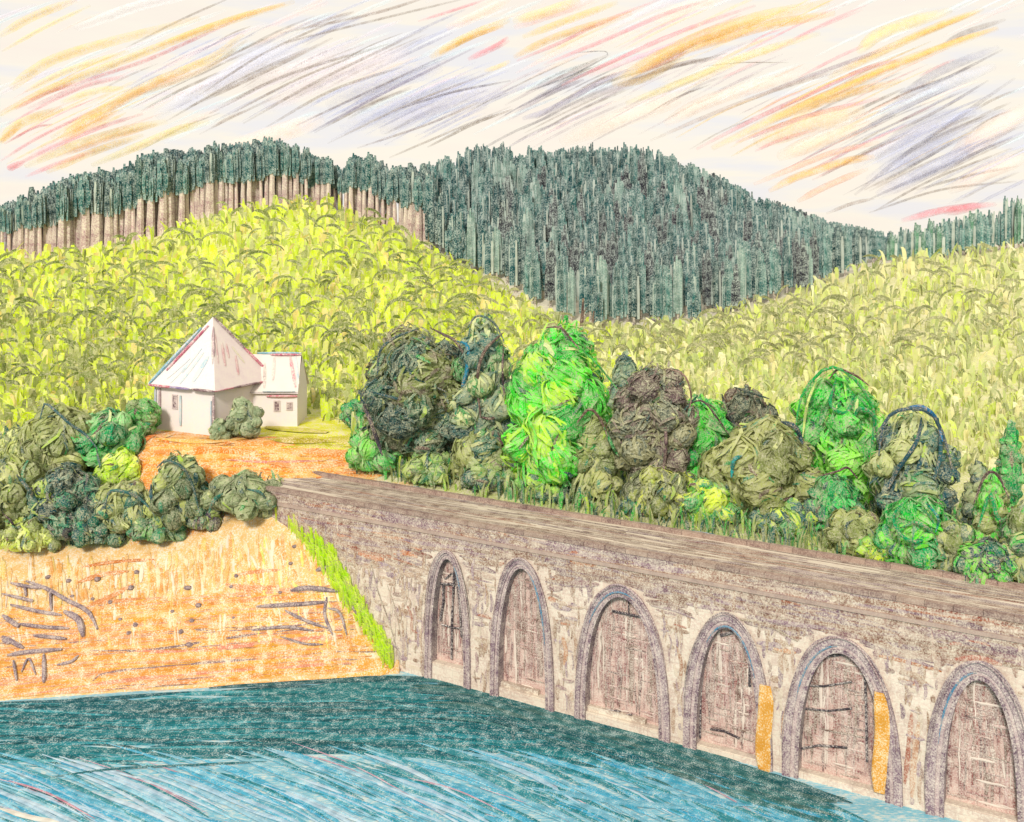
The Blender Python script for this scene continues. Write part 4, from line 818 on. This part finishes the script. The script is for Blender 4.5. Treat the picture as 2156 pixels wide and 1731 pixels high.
T('low_bush', 200, 1072, 1139, 66, ['#0f6a54', '#1a5c60', '#2c8a64', '#1a4a54'], 'low deep green bush at the foot of the bank bushes', 'bush', n=700, ln=26, w=9, seed=48, shape='dome', spread=1.2)
T('low_bush', 330, 1082, 1134, 62, ['#2c8a64', '#6c9a5c', '#4a7a5c', '#a3b45c'], 'low mixed green bush below the arched teal limb', 'bush', n=600, ln=26, w=9, seed=49, shape='dome', spread=.9)
T('low_bush', 515, 998, 1086, 74, ['#6a7a58', '#7a8a62', '#8c9a70', '#9aa67a'], 'rounded grey-olive bush beside the far end of the dam', 'bush', n=1100, ln=34, w=8, seed=50, shape='egg', flow=-.5, limbs=[(((440, 1080), (450, 1055), (468, 1040)), 9, '#2c7a68'), (((520, 1030), (550, 1038), (565, 1065)), 6, '#4a7a70')])
T('low_bush', 430, 1042, 1114, 34, ['#1f6a54', '#3c8a64', '#4a3f54', '#9aac5c'], 'small dark bush in the gap before the grey-olive bush', 'bush', n=420, ln=28, w=8, seed=51, shape='dome')
T('low_bush', 60, 1092, 1154, 70, ['#c8da5c', '#dfe88a', '#a9b464', '#8c9a5c'], 'pale lime bush on the top of the sandy bank at the left', 'bush', n=520, ln=28, w=8, seed=52, shape='dome', trunk=False)
T('low_bush', 250, 950, 1025, 48, LIM, 'bright lime bush between the emerald bush and the orange terrace', 'bush', n=520, ln=34, w=8, seed=53, shape='dome', flow=.6, trunk=False)
T('low_bush', 515, 838, 918, 34, ['#8a9c78', '#97a884', '#a6b28c', '#7f9270'], 'sage green bush against the front corner of the house', 'bush', n=520, ln=26, w=7, seed=54, shape='egg', flow=.5, Y=100.0, clump=.2)
T('low_bush', 462, 880, 920, 22, ['#8a9c78', '#97a884', '#a6b28c'], 'low sage bush at the foot of the house corner post', 'bush', n=220, ln=22, w=7, seed=55, shape='dome', flow=.6, Y=99.4, trunk=False)
T('low_bush', 50, 900, 990, 48, ['#8c9a60', '#b4bc6c', '#cfd68a', '#7a8c58'], 'pale olive bush above the left border of the slope', 'bush', n=520, ln=32, w=8, seed=56, shape='egg')
# ---------------------------------------------------------------- bracken on the hillsides
bk = MB(); rr = random.Random(21)
VIV = ['#d7ea2e', '#cfe63c', '#dcec50', '#c4d84c', '#dcea5a', '#cce024', '#e4e68c', '#b4cc50', '#ecd98a', '#d4e830']; OLI = ['#97a35e', '#8a9856', '#a8b070', '#7f8f52', '#b4ba80']
PAL = ['#d6e08c', '#c8d674', '#e4e6b0', '#bfcf7c', '#eeedc8', '#e4dca6', '#cfe068', '#d2d690', '#b6c480', '#c4d088']; OL2 = ['#98a470', '#a5b07e', '#8a9864', '#aeb68a']
def blade(p, h, w, lean, yaw, col, arch=1.0):
    s_ = Vector((math.cos(yaw), math.sin(yaw), 0)); pts = []; ws = []; m = 5
    for i in range(m + 1):
        t = i / m; pts.append(p + s_ * (lean * t * t) + Vector((0, 0, h * (math.sin(t * math.pi / 2 * (1 + .55 * arch)) if arch > 0 else t)))); ws.append(w * (1 - .85 * t ** 2.4) * (.55 + .45 * min(1, 3 * t)))
    sd_ = Vector((-s_.y, s_.x, 0)).lerp(s_, .55).normalized()
    bk.ribbon(pts, ws, sd_, col)
def arc(p, r_, w, yaw, col, sq=.8):
    s_ = Vector((math.cos(yaw), math.sin(yaw), 0)); m = 8; pts = []; sd_ = []; a0 = rr.choice([.05, .1, .35, .45]); a1 = a0 + rr.uniform(.35, .5) if a0 > .2 or rr.random() < .35 else rr.uniform(.7, .92)
    for i in range(m + 1):
        a = math.pi * (a0 + (a1 - a0) * i / m); pts.append(p + s_ * (-r_ * math.cos(a)) + Vector((0, 0, r_ * sq * math.sin(a)))); rad = Vector((0, 0, math.sin(a))) - s_ * math.cos(a); sd_.append(rad.normalized())
    bk.ribbon(pts, taper(m + 1, w, .3), sd_, col)
tot = 0
for i in range(19500):
    x = rr.uniform(-600, 2620); e_ = float(edge(x)); bot = 930 if x < 840 else 905 + .1 * max(0, x - 1100)
    y = rr.uniform(e_ + 2, bot)
    if 320 < x < 640 and y > 900: continue
    if 640 <= x < 860 and y > 890: continue
    if 240 < x <= 320 and y > 910: continue
    p = ground(x, y)
    if p is None: continue
    if HOUSE.x - 7.5 < p.x < HOUSE.x + 8 and 99 < p.y < 112: continue
    k = p.y / F; k = k ** .75 * (120 / F) ** .25
    t = min(1, max(0, (x - 980) / 380)); vivid = rr.random() > t
    ol = (.17 if x < 1000 else .27) + (.20 if (y > 620 and x < 840) else 0) * (1 if noise.noise(Vector((x / 90, y / 90, 0))) > -.05 else .1)
    if x < 860 and y > 690 and noise.noise(Vector((x / 45, y / 45, 4))) > .08: ol += .35
    pal = (OLI if vivid else OL2) if rr.random() < ol else (VIV if vivid else PAL)
    h = rr.uniform(16, 46) * k
    blade(p - Vector((0, 0, .25)), h, rr.uniform(7, 16) * k, rr.choice([rr.uniform(-14, 18), rr.gauss(0, 17)]) * k, rr.uniform(-.8, .8), jit(pk(pal, rr, 1.12), .07, rr), rr.choice([0, .3, 1]))
    tot += 1
for i in range(1050):                                     # arched fronds
    x = rr.uniform(-40, 2160); e_ = float(edge(x)); y = rr.uniform(e_ + 14, 800 if x > 840 else 860)
    if x > 1000 and rr.random() < .55: continue
    p = ground(x, y)
    if p is None or (HOUSE.x - 7.5 < p.x < HOUSE.x + 8 and 99 < p.y < 114): continue
    k = p.y / F; k = k ** .8 * (120 / F) ** .2
    arc(p + Vector((0, -1.5, rr.uniform(1.0, 2.4))), rr.uniform(14, 40) * k, rr.uniform(4, 8) * k, rr.uniform(-.6, .6), jit(pk(['#7c9040', '#8c9c4a', '#6f8440', '#93a458'] if x < 1000 else ['#a3a876', '#949c68'], rr), .06, rr), rr.uniform(.6, 1.2))
mbk = mat('bracken_leaf', grain=5.0, cover=.66, paper='#faf4cc', translucent=.4, soft=.16, var=.08, spec=0)
tag(bk.build('bracken', mbk), 'yellow-green bracken with arching olive fronds covering the hillsides', 'bracken', kind='stuff')
# low growth between the bushes on the near slopes
gb = MB(); bk_keep = bk; bk = gb; rr = random.Random(31)
for i in range(8500):
    if rr.random() < .45: x = rr.uniform(-450, 620); y = rr.uniform(930, 1165)
    else: x = rr.uniform(700, 2250); y = np.interp(x, [690, 2156], [985, 1262]) - rr.uniform(-5, 150)
    p = ground(x, y, ymin=(Yd(x) + 6.6) if x > 640 else 60)
    if p is None: continue
    if 270 < x < 700 and p.y > 94 and x < 640: continue
    if x < 640 and (p.y < float(np.interp(x, [0, 400, 640], [93, 92.5, 93]))): continue
    if (p - DO).dot(DN) < DW + .3 and x > 600: continue
    if 620 < x < 740: continue
    k = p.y / F
    pal = rr.choice([['#c4dc4c', '#a9d44c'], OLV[2:4], ['#5cb85a', '#3c9a5c'], ['#3cb84a', '#2c9a4c'], ['#2c6468', '#1f5458'], ['#1f5458', '#2c7468'], ['#cfd88a', '#b4c878']])
    blade(p - Vector((0, 0, .1)), rr.uniform(16, 56) * k, rr.uniform(4, 8) * k, rr.uniform(-18, 20) * k, rr.uniform(-.8, .8), jit(pk(pal, rr, 1.1), .07, rr), rr.choice([0, .3, 1]))
tag(gb.build('undergrowth', mleaf), 'tangled green undergrowth between the bushes', 'undergrowth', kind='stuff')
# lime grass along the foot of the wall
lg = MB(); bk = lg; rr = random.Random(33)
for i in range(800):
    t = rr.random() ** .9; x0_ = 628 + 200 * t; x = x0_ + rr.gauss(0, 4) - rr.random() ** 2 * 52 * (1 - t * .8); y = float(np.interp(x0_, [600, 640, 700, 760, 830], [1062, 1088, 1172, 1275, 1398])) + rr.uniform(-4, 20)
    p = ground(x, y)
    if p is None or (p - DO).dot(DN) > -.05: continue
    k = p.y / F; blade(p - Vector((0, 0, .1)), rr.uniform(20, 50) * k, rr.uniform(5, 10) * k, rr.uniform(-16, -2) * k, 0.25, jit(pk(['#d8f41e', '#ccf228', '#e0f64a', '#d0f03c', '#e8f27c'], rr, 1.15), .05, rr), .2)
tag(lg.build('grass', mat('lime_grass', grain=9, cover=.6, paper='#f3f4b8', translucent=.5)), 'lime green grass running down along the end of the dam wall', 'grass', kind='stuff')
# ---------------------------------------------------------------- sandy bank: streaks, stones, driftwood
sb = MB(); rr = random.Random(41); kk = 0
OG = ['#e8a040', '#ecaa50', '#e89c4c', '#f0b460', '#e8aa3a', '#e2924a']; PK = ['#e4a070', '#e09a6c', '#e2a87c', '#dc9a7c']; BRW = ['#a8887c', '#98787a', '#8a6f74']
for i in range(1050):                                     # level strata of the lower bank
    x = rr.uniform(-480, 700); ln = rr.uniform(90, 380); y = rr.uniform(1285, 1470) - .07 * x
    sh = lambda a: float(np.interp(a, [q[0] for q in SH], [q[1] for q in SH]))
    pts = [(x, y), (x + ln / 2, y - .035 * ln - rr.uniform(-4, 6)), (x + ln, y - .07 * ln + rr.uniform(-4, 4))]
    if any(a > 822 - max(0, 1400 - b) * .5 or b > sh(a) - 3 for a, b in pts): continue
    pal = OG if rr.random() < .72 else (PK if rr.random() < .75 else BRW); kk += 1
    gy_stroke(sb, pts, rr.uniform(3, 9) if pal is not BRW else rr.uniform(2, 4), jit(pk(pal, rr), .05, rr), lift=.03 + .0008 * (kk % 40))
for i in range(1400):                                     # short upright strokes of the upper bank
    x = rr.uniform(-480, 760); y = rr.uniform(1120, 1340); 
    if y < float(np.interp(x, [0, 300, 430, 560, 640, 700, 760], [1165, 1160, 1125, 1085, 1100, 1180, 1270])) + 6: continue
    ln = rr.uniform(18, 60); dx = rr.uniform(-5, 8) + (12 if x > 500 else 0) * rr.random(); kk += 1
    gy_stroke(sb, [(x, y), (x + dx, y + ln)], rr.uniform(4, 10), jit(pk(['#efb462', '#f2c47c', '#f5d8a4', '#eca854', '#f8e2c8', '#eeab64', '#ecc86c'] + (['#dce070'] if x > 500 else []), rr), .05, rr), n=5, lift=.03 + .0008 * (kk % 40))
for pts, w, c in [(((172, 1196), (240, 1185), (325, 1180)), 7, '#d67f3c'), (((165, 1228), (215, 1212), (270, 1205)), 10, '#dc8c50'), (((190, 1275), (230, 1260), (280, 1232)), 10, '#de9258'), (((200, 1272), (240, 1268), (300, 1262)), 7, '#dc8c50'),
                  (((500, 1212), (540, 1206), (590, 1202)), 8, '#e09560'), (((475, 1232), (520, 1240), (585, 1238)), 13, '#dc8e58'), (((510, 1268), (550, 1260), (590, 1256)), 8, '#dc9058'), (((340, 1370), (400, 1372), (470, 1374)), 8, '#cf8a3c'),
                  (((190, 1372), (320, 1370), (480, 1345), (640, 1325)), 5, '#8e7272'), (((195, 1436), (230, 1418), (400, 1400), (600, 1385)), 5, '#957878'), (((420, 1335), (560, 1325), (700, 1310)), 4, '#98787a'), (((620, 1450), (760, 1425), (830, 1410)), 16, '#efae3e'),
                  (((250, 1372), (400, 1372), (600, 1352), (720, 1340)), 9, '#e08a6c'), (((60, 1465), (300, 1430), (600, 1408), (820, 1392)), 8, '#e08f6c'), (((740, 1350), (800, 1352)), 22, '#efae46'), (((740, 1400), (820, 1400)), 22, '#eda640'), (((140, 1478), (400, 1456), (700, 1432)), 12, '#efa850')]:
    kk += 1; gy_stroke(sb, pts, w, rgb(c, KA), lift=.07 + .001 * (kk % 20))
tag(sb.build('sand', mat('sand_streak', grain=10, cover=.64, paper='#faeacb')), 'orange, cream and rose bands of sand on the bank above the water', 'sand', kind='stuff')
# terrace of orange earth in front of the house
tb = MB()
for i in range(330):
    x = rr.uniform(285, 760); y = rr.uniform(918, 1030)
    if x < 320 and y < 930: continue
    if x + (y - 918) * -.6 > 720: continue
    p = ground(x, y)
    if p is None or p.y < 92: continue
    c = rr.choice(['#f3a23c', '#f0973a', '#f4b052', '#f2a94c', '#ea8838', '#f6bb62', '#ef9a52']) if y > 932 or x < 550 else rr.choice(['#d8d01c', '#c9bf22', '#e2c832'])
    if x > 560 and y < 945: c = rr.choice(['#d6d41e', '#c6c420', '#cfc63a', '#dbe02a'])
    kk += 1; ln = rr.uniform(30, 110); gy_stroke(tb, [(x, y), (x + ln / 2, y + rr.uniform(-3, 3)), (x + ln, y + rr.uniform(-3, 6))], rr.uniform(5, 11), jit(rgb(c, KA), .05, rr), lift=.03 + .0008 * (kk % 40), n=7)
for pts, w, c in [(((275, 960), (300, 930), (330, 918), (355, 935)), 12, '#f07f30'), (((390, 958), (440, 950), (500, 952), (550, 960)), 14, '#f1882c'), (((430, 985), (440, 1020), (455, 1050)), 16, '#f09038'), (((480, 970), (560, 975), (680, 972)), 5, '#dd8a80'), (((560, 975), (640, 985), (740, 978)), 9, '#efa060'), (((560, 900), (600, 905), (690, 912)), 24, '#d2cf1c'), (((560, 925), (620, 930), (690, 930)), 12, '#b8a820'), (((330, 925), (420, 932), (520, 925)), 10, '#f7bb58')]:
    kk += 1; gy_stroke(tb, pts, w, rgb(c, KA), lift=.08 + .001 * (kk % 20))
tag(tb.build('terrace_earth', mat('terrace_earth', grain=7, cover=.62, paper='#fae2b4')), kind='stuff'); bpy.data.objects['terrace_earth']['label'] = 'orange earth and yellow lawn in front of the white house'; bpy.data.objects['terrace_earth']['category'] = 'earth'
# stones
mst = mat('stone', grain=12, cover=.58, paper='#cbb8ae')
proto = None
for i, (x, y, rpx) in enumerate([(101, 1217, 5), (145, 1225, 5), (205, 1222, 6), (288, 1207, 5), (276, 1240, 6), (152, 1257, 4), (195, 1263, 4), (232, 1270, 5), (395, 1240, 6), (418, 1277, 6), (363, 1289, 4), (285, 1318, 5), (271, 1335, 5), (404, 1309, 5), (381, 1332, 5), (399, 1360, 6), (487, 1237, 4), (497, 1214, 4), (590, 1249, 4), (620, 1152, 4), (670, 1165, 4), (790, 1168, 4), (612, 1188, 4), (253, 1306, 4), (492, 1302, 3)]):
    p = ground(x, y)
    if p is None: continue
    k = p.y / F
    if proto is None:
        m_ = MB(); vs = []; nu, nv = 9, 6
        for a in range(nv + 1):
            ph = math.pi * a / nv
            for b in range(nu):
                th = 2 * math.pi * b / nu; d = Vector((math.sin(ph) * math.cos(th), math.sin(ph) * math.sin(th), math.cos(ph) * .8)); vs.append(d * (1 + .25 * noise.noise(d * 2.1)))
        m_.add(vs, [(a * nu + b, a * nu + (b + 1) % nu, (a + 1) * nu + (b + 1) % nu, (a + 1) * nu + b) for a in range(nv) for b in range(nu)], rgb('#7d6870', KA))
        o = proto = m_.build('stone', mst)
    else: o = proto.copy(); COL.objects.link(o)
    o.location = p + Vector((0, 0, rpx * k * .4)); s_ = rpx * k * 1.1; o.scale = (s_ * R.uniform(1, 1.4), s_, s_ * R.uniform(.8, 1.1)); o.rotation_euler = (0, 0, R.uniform(0, 6))
    row = 'high on the bank' if y < 1225 else ('halfway up the bank' if y < 1300 else 'low on the bank')
    cp_ = 'near the left driftwood tangle' if x < 240 else ('in the middle' if x < 450 else 'towards the dam')
    tag(o, '%s grey-mauve stone %s, %s' % ('small' if rpx < 6 else 'larger', row, cp_), 'stone', 'stones scattered on the sandy bank')
# driftwood
mdw = mat('driftwood', grain=9, cover=.52, paper='#cdbcb2')
def drift(label, lines, ref, c='#7f6c78'):
    g0 = ground(*ref); t = empty('driftwood', g0); tag(t, label, 'driftwood', None)
    for pts, w in lines:
        m_ = MB(); q = poly(pts, 10); pp = []
        for (x, y) in q:
            p = ground(x, y)
            if p is None: p = g0
            pp.append(p + Vector((0, 0, .18)) - g0)
        k = g0.y / F; m_.tube(pp, taper(10, w * k / 2, .45), jit(rgb(c, KA), .12), n=7); m_.build('branch', mdw, t)
drift('tangle of grey driftwood at the left border of the sandy bank', [(((22, 1232), (60, 1240), (95, 1242)), 8), (((52, 1238), (55, 1260)), 6), (((5, 1255), (60, 1268), (70, 1270)), 7), (((105, 1243), (108, 1290)), 6), (((55, 1228), (100, 1245), (140, 1268), (185, 1292), (205, 1330)), 9), (((22, 1278), (80, 1292), (130, 1300)), 8), (((135, 1292), (165, 1310), (175, 1345)), 14), (((5, 1300), (40, 1325)), 10), (((35, 1318), (90, 1325), (145, 1328)), 8), (((70, 1343), (140, 1350)), 8), (((20, 1360), (5, 1352)), 8)], (60, 1300), '#87757f')
drift('lower heap of driftwood sticks just above the water at the left', [(((15, 1385), (60, 1378), (130, 1372)), 10), (((92, 1382), (93, 1420), (92, 1442)), 9), (((28, 1395), (35, 1438)), 6), (((45, 1420), (60, 1392), (75, 1425)), 5), (((120, 1405), (150, 1398), (165, 1385)), 7), (((5, 1345), (50, 1370)), 10)], (70, 1400), '#8a7882')
drift('arching dead branches on the bank near the dam end', [(((705, 1246), (740, 1243), (800, 1250)), 11), (((640, 1282), (720, 1278), (800, 1272)), 10), (((610, 1330), (700, 1325), (770, 1335)), 7), (((700, 1290), (740, 1310), (800, 1330)), 7), (((815, 1240), (850, 1270), (880, 1305)), 9), (((800, 1262), (798, 1300), (812, 1345)), 7), (((805, 1285), (830, 1290), (848, 1345)), 6), (((690, 1345), (740, 1360), (785, 1362)), 5), (((775, 1200), (792, 1196)), 9)], (720, 1300), '#86747c') if False else \
drift('arching dead branches on the bank near the dam end', [(((612, 1248), (650, 1243), (712, 1250)), 11), (((540, 1282), (620, 1278), (690, 1272)), 9), (((530, 1332), (600, 1325), (660, 1333)), 7), (((600, 1290), (640, 1310), (690, 1328)), 7), (((708, 1240), (735, 1268), (752, 1300)), 8), (((688, 1262), (684, 1300), (700, 1342)), 7), (((690, 1285), (715, 1295), (730, 1342)), 6), (((590, 1345), (640, 1360), (680, 1362)), 5), (((665, 1206), (692, 1198)), 9)], (650, 1300), '#86747c')
# ---------------------------------------------------------------- conifers
mpn = mat('needles', grain=3.2, cover=.60, paper='#cddad2', soft=.14, var=.2, translucent=.1, spec=0); mtk = mat('conifer_trunk', grain=2.6, cover=.45, paper='#eadfce', soft=.14)
def conifer_mesh(seed, hc, wc, pal, n):
    """narrow rounded crown of hanging needle strands, base of the crown at 0"""
    r = random.Random(seed); m_ = MB(); base = rgb(r.choice(pal), KP)
    for i in range(n):
        th = r.uniform(0, 6.283); rad = wc / 2 * r.uniform(.35, 1.0); z0 = r.uniform(-.05, .35) * hc; L_ = hc * r.uniform(.5, .95)
        zt = hc * max(.55, math.sqrt(max(0, 1 - (rad / (wc * .56)) ** 2))) * r.uniform(.9, 1.02); z1 = min(z0 + L_, zt)
        if r.random() < .5: z1 = zt; z0 = max(-.05 * hc, zt - L_)
        if z1 - z0 < .8: continue
        a = r.uniform(-.5, .5); sd_ = Vector((math.cos(a), math.sin(a), 0)); p = Vector((rad * math.cos(th), rad * math.sin(th), 0)); dx = r.uniform(-.3, .3)
        c = base if r.random() < .55 else pk(pal, r, KP)
        if r.random() < .07: c = rgb(r.choice(['#b9c8be', '#d0d8cc', '#a3b8ae']), KP)
        m_.ribbon([p + Vector((dx * q / 4, 0, z0 + (z1 - z0) * q / 4)) for q in range(5)], [wc * .24 * q for q in (.8, 1, 1, .95, .62)], sd_, jit(c, .32, r))
    vs = []; nu, nv = 8, 6
    for a in range(nv + 1):
        h = a / nv; q = math.sqrt(max(0, 1 - h ** 3)) * .6 * (1 if a else .8)
        for b in range(nu): vs.append(Vector((math.cos(6.283 * b / nu) * wc / 2 * q, math.sin(6.283 * b / nu) * wc / 2 * q, h * hc * .9)))
    m_.add(vs, [(a * nu + b, a * nu + (b + 1) % nu, (a + 1) * nu + (b + 1) % nu, (a + 1) * nu + b) for a in range(nv) for b in range(nu)], base)
    return m_
def trunk_mesh(seed, h, w, c):
    r = random.Random(seed); m_ = MB(); m_.tube([(r.uniform(-.1, .1), 0, -1.2 + (h + 1.2) * k / 4) for k in range(5)], [w * .55, w * .5, w * .46, w * .4, w * .3], jit(rgb(c, KA), .12, r), n=7); return m_
KP = .70; PL = ['#9db8ae', '#b4c8bc', '#87a69c']
PT = ['#1f5c62', '#27666a', '#2f7072', '#1b545a', '#3a7876']; PG = ['#3f7876', '#4c837f', '#326c6c', '#5c908a', '#26605f']; PD = ['#234f54', '#1f474e', '#2c5a5c', '#2a4a52']; PU = ['#3a3a46', '#4a3f4a', '#37525a', '#46404c']; PN = ['#3c7a66', '#4a8a6c', '#5c9474', '#3a6f66']
protos = {}; PALS = {}
def make_proto(key, hc, wc, ht, pal, tc, label, group, n=70, seed=0, wt=.9):
    PALS[key] = pal; t = empty('conifer_tree', (0, 0, 0)); tag(t, label, 'conifer', group)
    c = conifer_mesh(seed, hc, wc, pal, n).build('crown', mpn, t, loc=(0, 0, ht)); k = trunk_mesh(seed, ht + hc * .3, wt, tc).build('trunk', mtk, t); protos[key] = [t, False]; return t
GL, GC, GRR = 'conifers standing in a row along the left ridge', 'conifers packed on the middle hillside', 'conifers on the right ridge'
LL = 'dark teal conifer with a long bare pale brown trunk on the left ridge'; LC = 'slim dark teal conifer packed among others on the middle hillside'; LR = 'grey-green conifer standing on the far right ridge above the meadow'
for i, (pal, tc) in enumerate([(PT, '#c8a2a6'), (PT, '#b48e94'), (PT, '#d2b6b2'), (PD, '#be9a9e'), (PT, '#d0aab0'), (PG, '#b4929a')]):
    make_proto(('L', i), 11.0, 3.4, 10.0, pal, tc, LL, GL, 34, 100 + i, [1.5, 2.4, 1.8, 2.9, 1.3, 2.1][i])
for i, (pal, tc) in enumerate([(PG, '#6a5a5c'), (PT, '#5c5258'), (PT, '#6a5a5c'), (PD, '#4c4450'), (PL, '#7c6a68'), (PG, '#7c6a68'), (PU, '#4c4450'), (PL, '#8a7a78')]):
    make_proto(('C', i), 15.0, 3.0, 2.5, pal, tc, LC, GC, 22, 200 + i, .7)
for i, pal in enumerate([PN, PG, PT]):
    make_proto(('R', i), 11.0, 3.0, 1.5, pal, '#7c6a68', LR, GRR, 24, 300 + i, .7)
WORD = {id(PT): 'teal', id(PG): 'greyish teal', id(PD): 'very dark teal', id(PU): 'purple-black', id(PL): 'pale grey-green', id(PN): 'mid green'}
def label_for(key, x, y):
    w = WORD[id(PALS[key])]
    if key[0] == 'L':
        q = ['at the left border of the picture', 'on the rise left of the house roof', 'above the house on the hill top', 'on the hill top right of the house', 'where the ridge falls towards the middle wood']
        return '%s conifer with bare trunk %s' % (w, q[int(np.searchsorted([130, 330, 620, 820], x))])
    if key[0] == 'C':
        a = 'left flank' if x < 1150 else ('left middle' if x < 1330 else ('right middle' if x < 1520 else ('right flank' if x < 1700 else 'far right tail')))
        b = 'front' if y > float(edge(x)) - 32 else 'second'
        return 'slim %s conifer, %s ranks, %s of middle hillside' % (w, b, a)
    return '%s conifer on the right ridge %s' % (w, 'beside the dip' if x < 1980 else ('above the meadow' if x < 2080 else 'at the right border'))
def place(key, loc, sx, sz, rz):
    pr = protos[key]
    if not pr[1]: o = pr[0]; pr[1] = True
    else: o = copy_tree(pr[0])
    o.location = loc; o.scale = (sx, sx, sz); o.rotation_euler = (0, 0, rz)
    o['label'] = label_for(key, CX + F * loc[0] / loc[1], HY + F * (CH - loc[2]) / loc[1]); return o
fm = MB()
def into_mass(key, loc, sx, sz, rz):
    pr = protos[key][0]; ca, sa = math.cos(rz), math.sin(rz)
    for ch in pr.children:
        me = ch.data; off = ch.location; vs = [v.co + off for v in me.vertices]; cols = [tuple(a.color) for a in me.color_attributes['Col'].data]
        fm.add([Vector((loc[0] + sx * (v.x * ca - v.y * sa), loc[1] + sx * (v.x * sa + v.y * ca), loc[2] + sz * v.z)) for v in vs], [tuple(p.vertices) for p in me.polygons], cols)
def topline(x):
    return float(np.interp(x, [-200, 0, 60, 130, 250, 300, 380, 500, 590, 650, 720, 760, 830, 900, 960, 1030, 1100, 1180, 1250, 1330, 1400, 1460, 1520, 1570, 1650, 1750, 1870, 1900, 1960, 2050, 2156, 2300],
                           [440, 432, 400, 372, 352, 325, 308, 296, 288, 318, 348, 312, 350, 345, 318, 292, 305, 312, 298, 300, 318, 345, 372, 402, 432, 468, 492, 478, 462, 436, 412, 405]))
def ridge_pt(x, Y): return Vector(((x - CX) / F * Y, Y, zat(x, Y)))
rr = random.Random(77); nL = nC = nR = 0
# left ridge: front row
x = 4.0
while x < 905:
    yb = float(edge(x)) - rr.uniform(0, 8); Ye = float(np.interp(x, XS, TB[:, 8, 0])); Y = Ye + rr.uniform(1, 5); p = ridge_pt(x, Y)
    tl = topline(x) + rr.uniform(-12, 22); H = CH - (tl - HY) / F * Y - p.z; sz = H / 21.0
    if x > 900: sz *= 1.0
    place(('L', rr.randrange(6)), p, sz * rr.uniform(.85, 1.15) if sz < 1.4 else 1.3, sz, rr.uniform(-.4, .4)); nL += 1
    x += rr.uniform(9, 15)
x = -590.0
while x < 915:                                          # ranks behind: the mass of the wood
    for dY in ((9, 16) if x > -60 else (2, 9)):
        xx = x + rr.uniform(-6, 6); Ye = float(np.interp(xx, XS, TB[:, 8, 0])); Y = Ye + dY; p = ridge_pt(xx, Y); tl = topline(xx) + rr.uniform(-6, 22); H = CH - (tl - HY) / F * Y - p.z
        if H > 5: into_mass(('L', rr.randrange(6)), p, min(1.4, H / 21), H / 21, rr.uniform(-.4, .4))
    x += 13
# middle hillside
cand = []
for i in range(3000):
    x = rr.uniform(885, 1880); e0 = float(edge(x)) - 4; tl = topline(x)
    y = rr.uniform(min(e0 - 1, max(tl + 95 if x < 1600 else tl + 60, 400)), e0)
    if y > e0: continue
    p = ground(x, y, ymin=float(np.interp(x, XS, TB[:, 8, 0])) - 3)
    if p is None: continue
    if any(abs(q[0] - x) < 12 and abs(q[1] - y) < 17 for q in cand): continue
    cand.append((x, y, p))
cand.sort(key=lambda c: c[2].y)
for (x, y, p) in cand:
    k = p.y / F; H = rr.uniform(105, 165) * k; tl = topline(x)
    H = min(H, CH - (tl - 8 - HY) * k - p.z)
    if H < 4: continue
    sz = H / 17.5; key = ('C', rr.choice([0, 1, 2, 3, 2, 5, 1, 0, 3, 7]) if not (470 < y < 660 and 1050 < x < 1720 and rr.random() < .28) else 6); sx = rr.uniform(17, 28) * k / 3.0
    if nC < 175: place(key, p, sx, sz, rr.uniform(-.4, .4)); nC += 1
    else: into_mass(key, p, sx, sz, rr.uniform(-.4, .4))
x = 885.0                                               # skyline trees
while x < 1880:
    Y = 330 if x < 1500 else float(np.interp(x, [1500, 1880], [322, 292])); Y += rr.uniform(-8, 8); p = ridge_pt(x, Y); tl = topline(x) + rr.uniform(-10, 16); H = CH - (tl - HY) / F * Y - p.z
    H = max(H, 5); into_mass(('C', rr.choice([0, 1, 2, 5, 3])), p, rr.uniform(.8, 1.2), H / 17.5, rr.uniform(-.4, .4)); x += rr.uniform(7, 12)
x = 1880.0
while x < 2200:
    Ye = float(np.interp(x, XS, TB[:, 8, 0])); Y = Ye + rr.uniform(1, 4); p = ridge_pt(x, Y); tl = topline(x) + rr.uniform(-14, 16); H = CH - (tl - HY) / F * Y - p.z
    place(('R', rr.randrange(3)), p, rr.uniform(.55, .9), max(H, 3) / 12.5, rr.uniform(-.4, .4)); nR += 1; x += rr.uniform(10, 17)
x = 2205.0
while x < 2650:
    p = ridge_pt(x, 235); into_mass(('R', rr.randrange(3)), p, rr.uniform(.55, .9), rr.uniform(.7, 1.0), rr.uniform(-.4, .4)); x += rr.uniform(10, 17)
tag(fm.build('forest', mpn), 'mass of dark teal conifers filling the wood behind the front trees', 'forest', kind='stuff')
for k_, pr in protos.items():
    if not pr[1]:
        for ch in list(pr[0].children): bpy.data.objects.remove(ch)
        bpy.data.objects.remove(pr[0])
# two thin bare trunks at the forest foot
for (x, y0, y1, w) in ((1224, 628, 722, 9), (1246, 655, 715, 6)):
    p = ground(x, y1); k = p.y / F; t = empty('bare_tree', p); tag(t, ('taller' if x < 1230 else 'shorter') + ' bare brown trunk standing at the foot of the middle conifers', 'tree')
    m_ = MB(); m_.tube([(0, 0, -.5), (.1, 0, (y1 - y0) * k * .5), (.35, 0, (y1 - y0) * k)], [w * k * .5, w * k * .45, w * k * .25], rgb('#6a5450', KA), n=7); m_.build('trunk', mbark, t)
    m_ = MB(); m_.tube([(.1, 0, (y1 - y0) * k * .6), (1.0, -.2, (y1 - y0) * k * .8)], [w * k * .2, w * k * .08], rgb('#6a5450', KA), n=5); m_.build('branch', mbark, t)
print('counts', nL, nC, nR, tot)
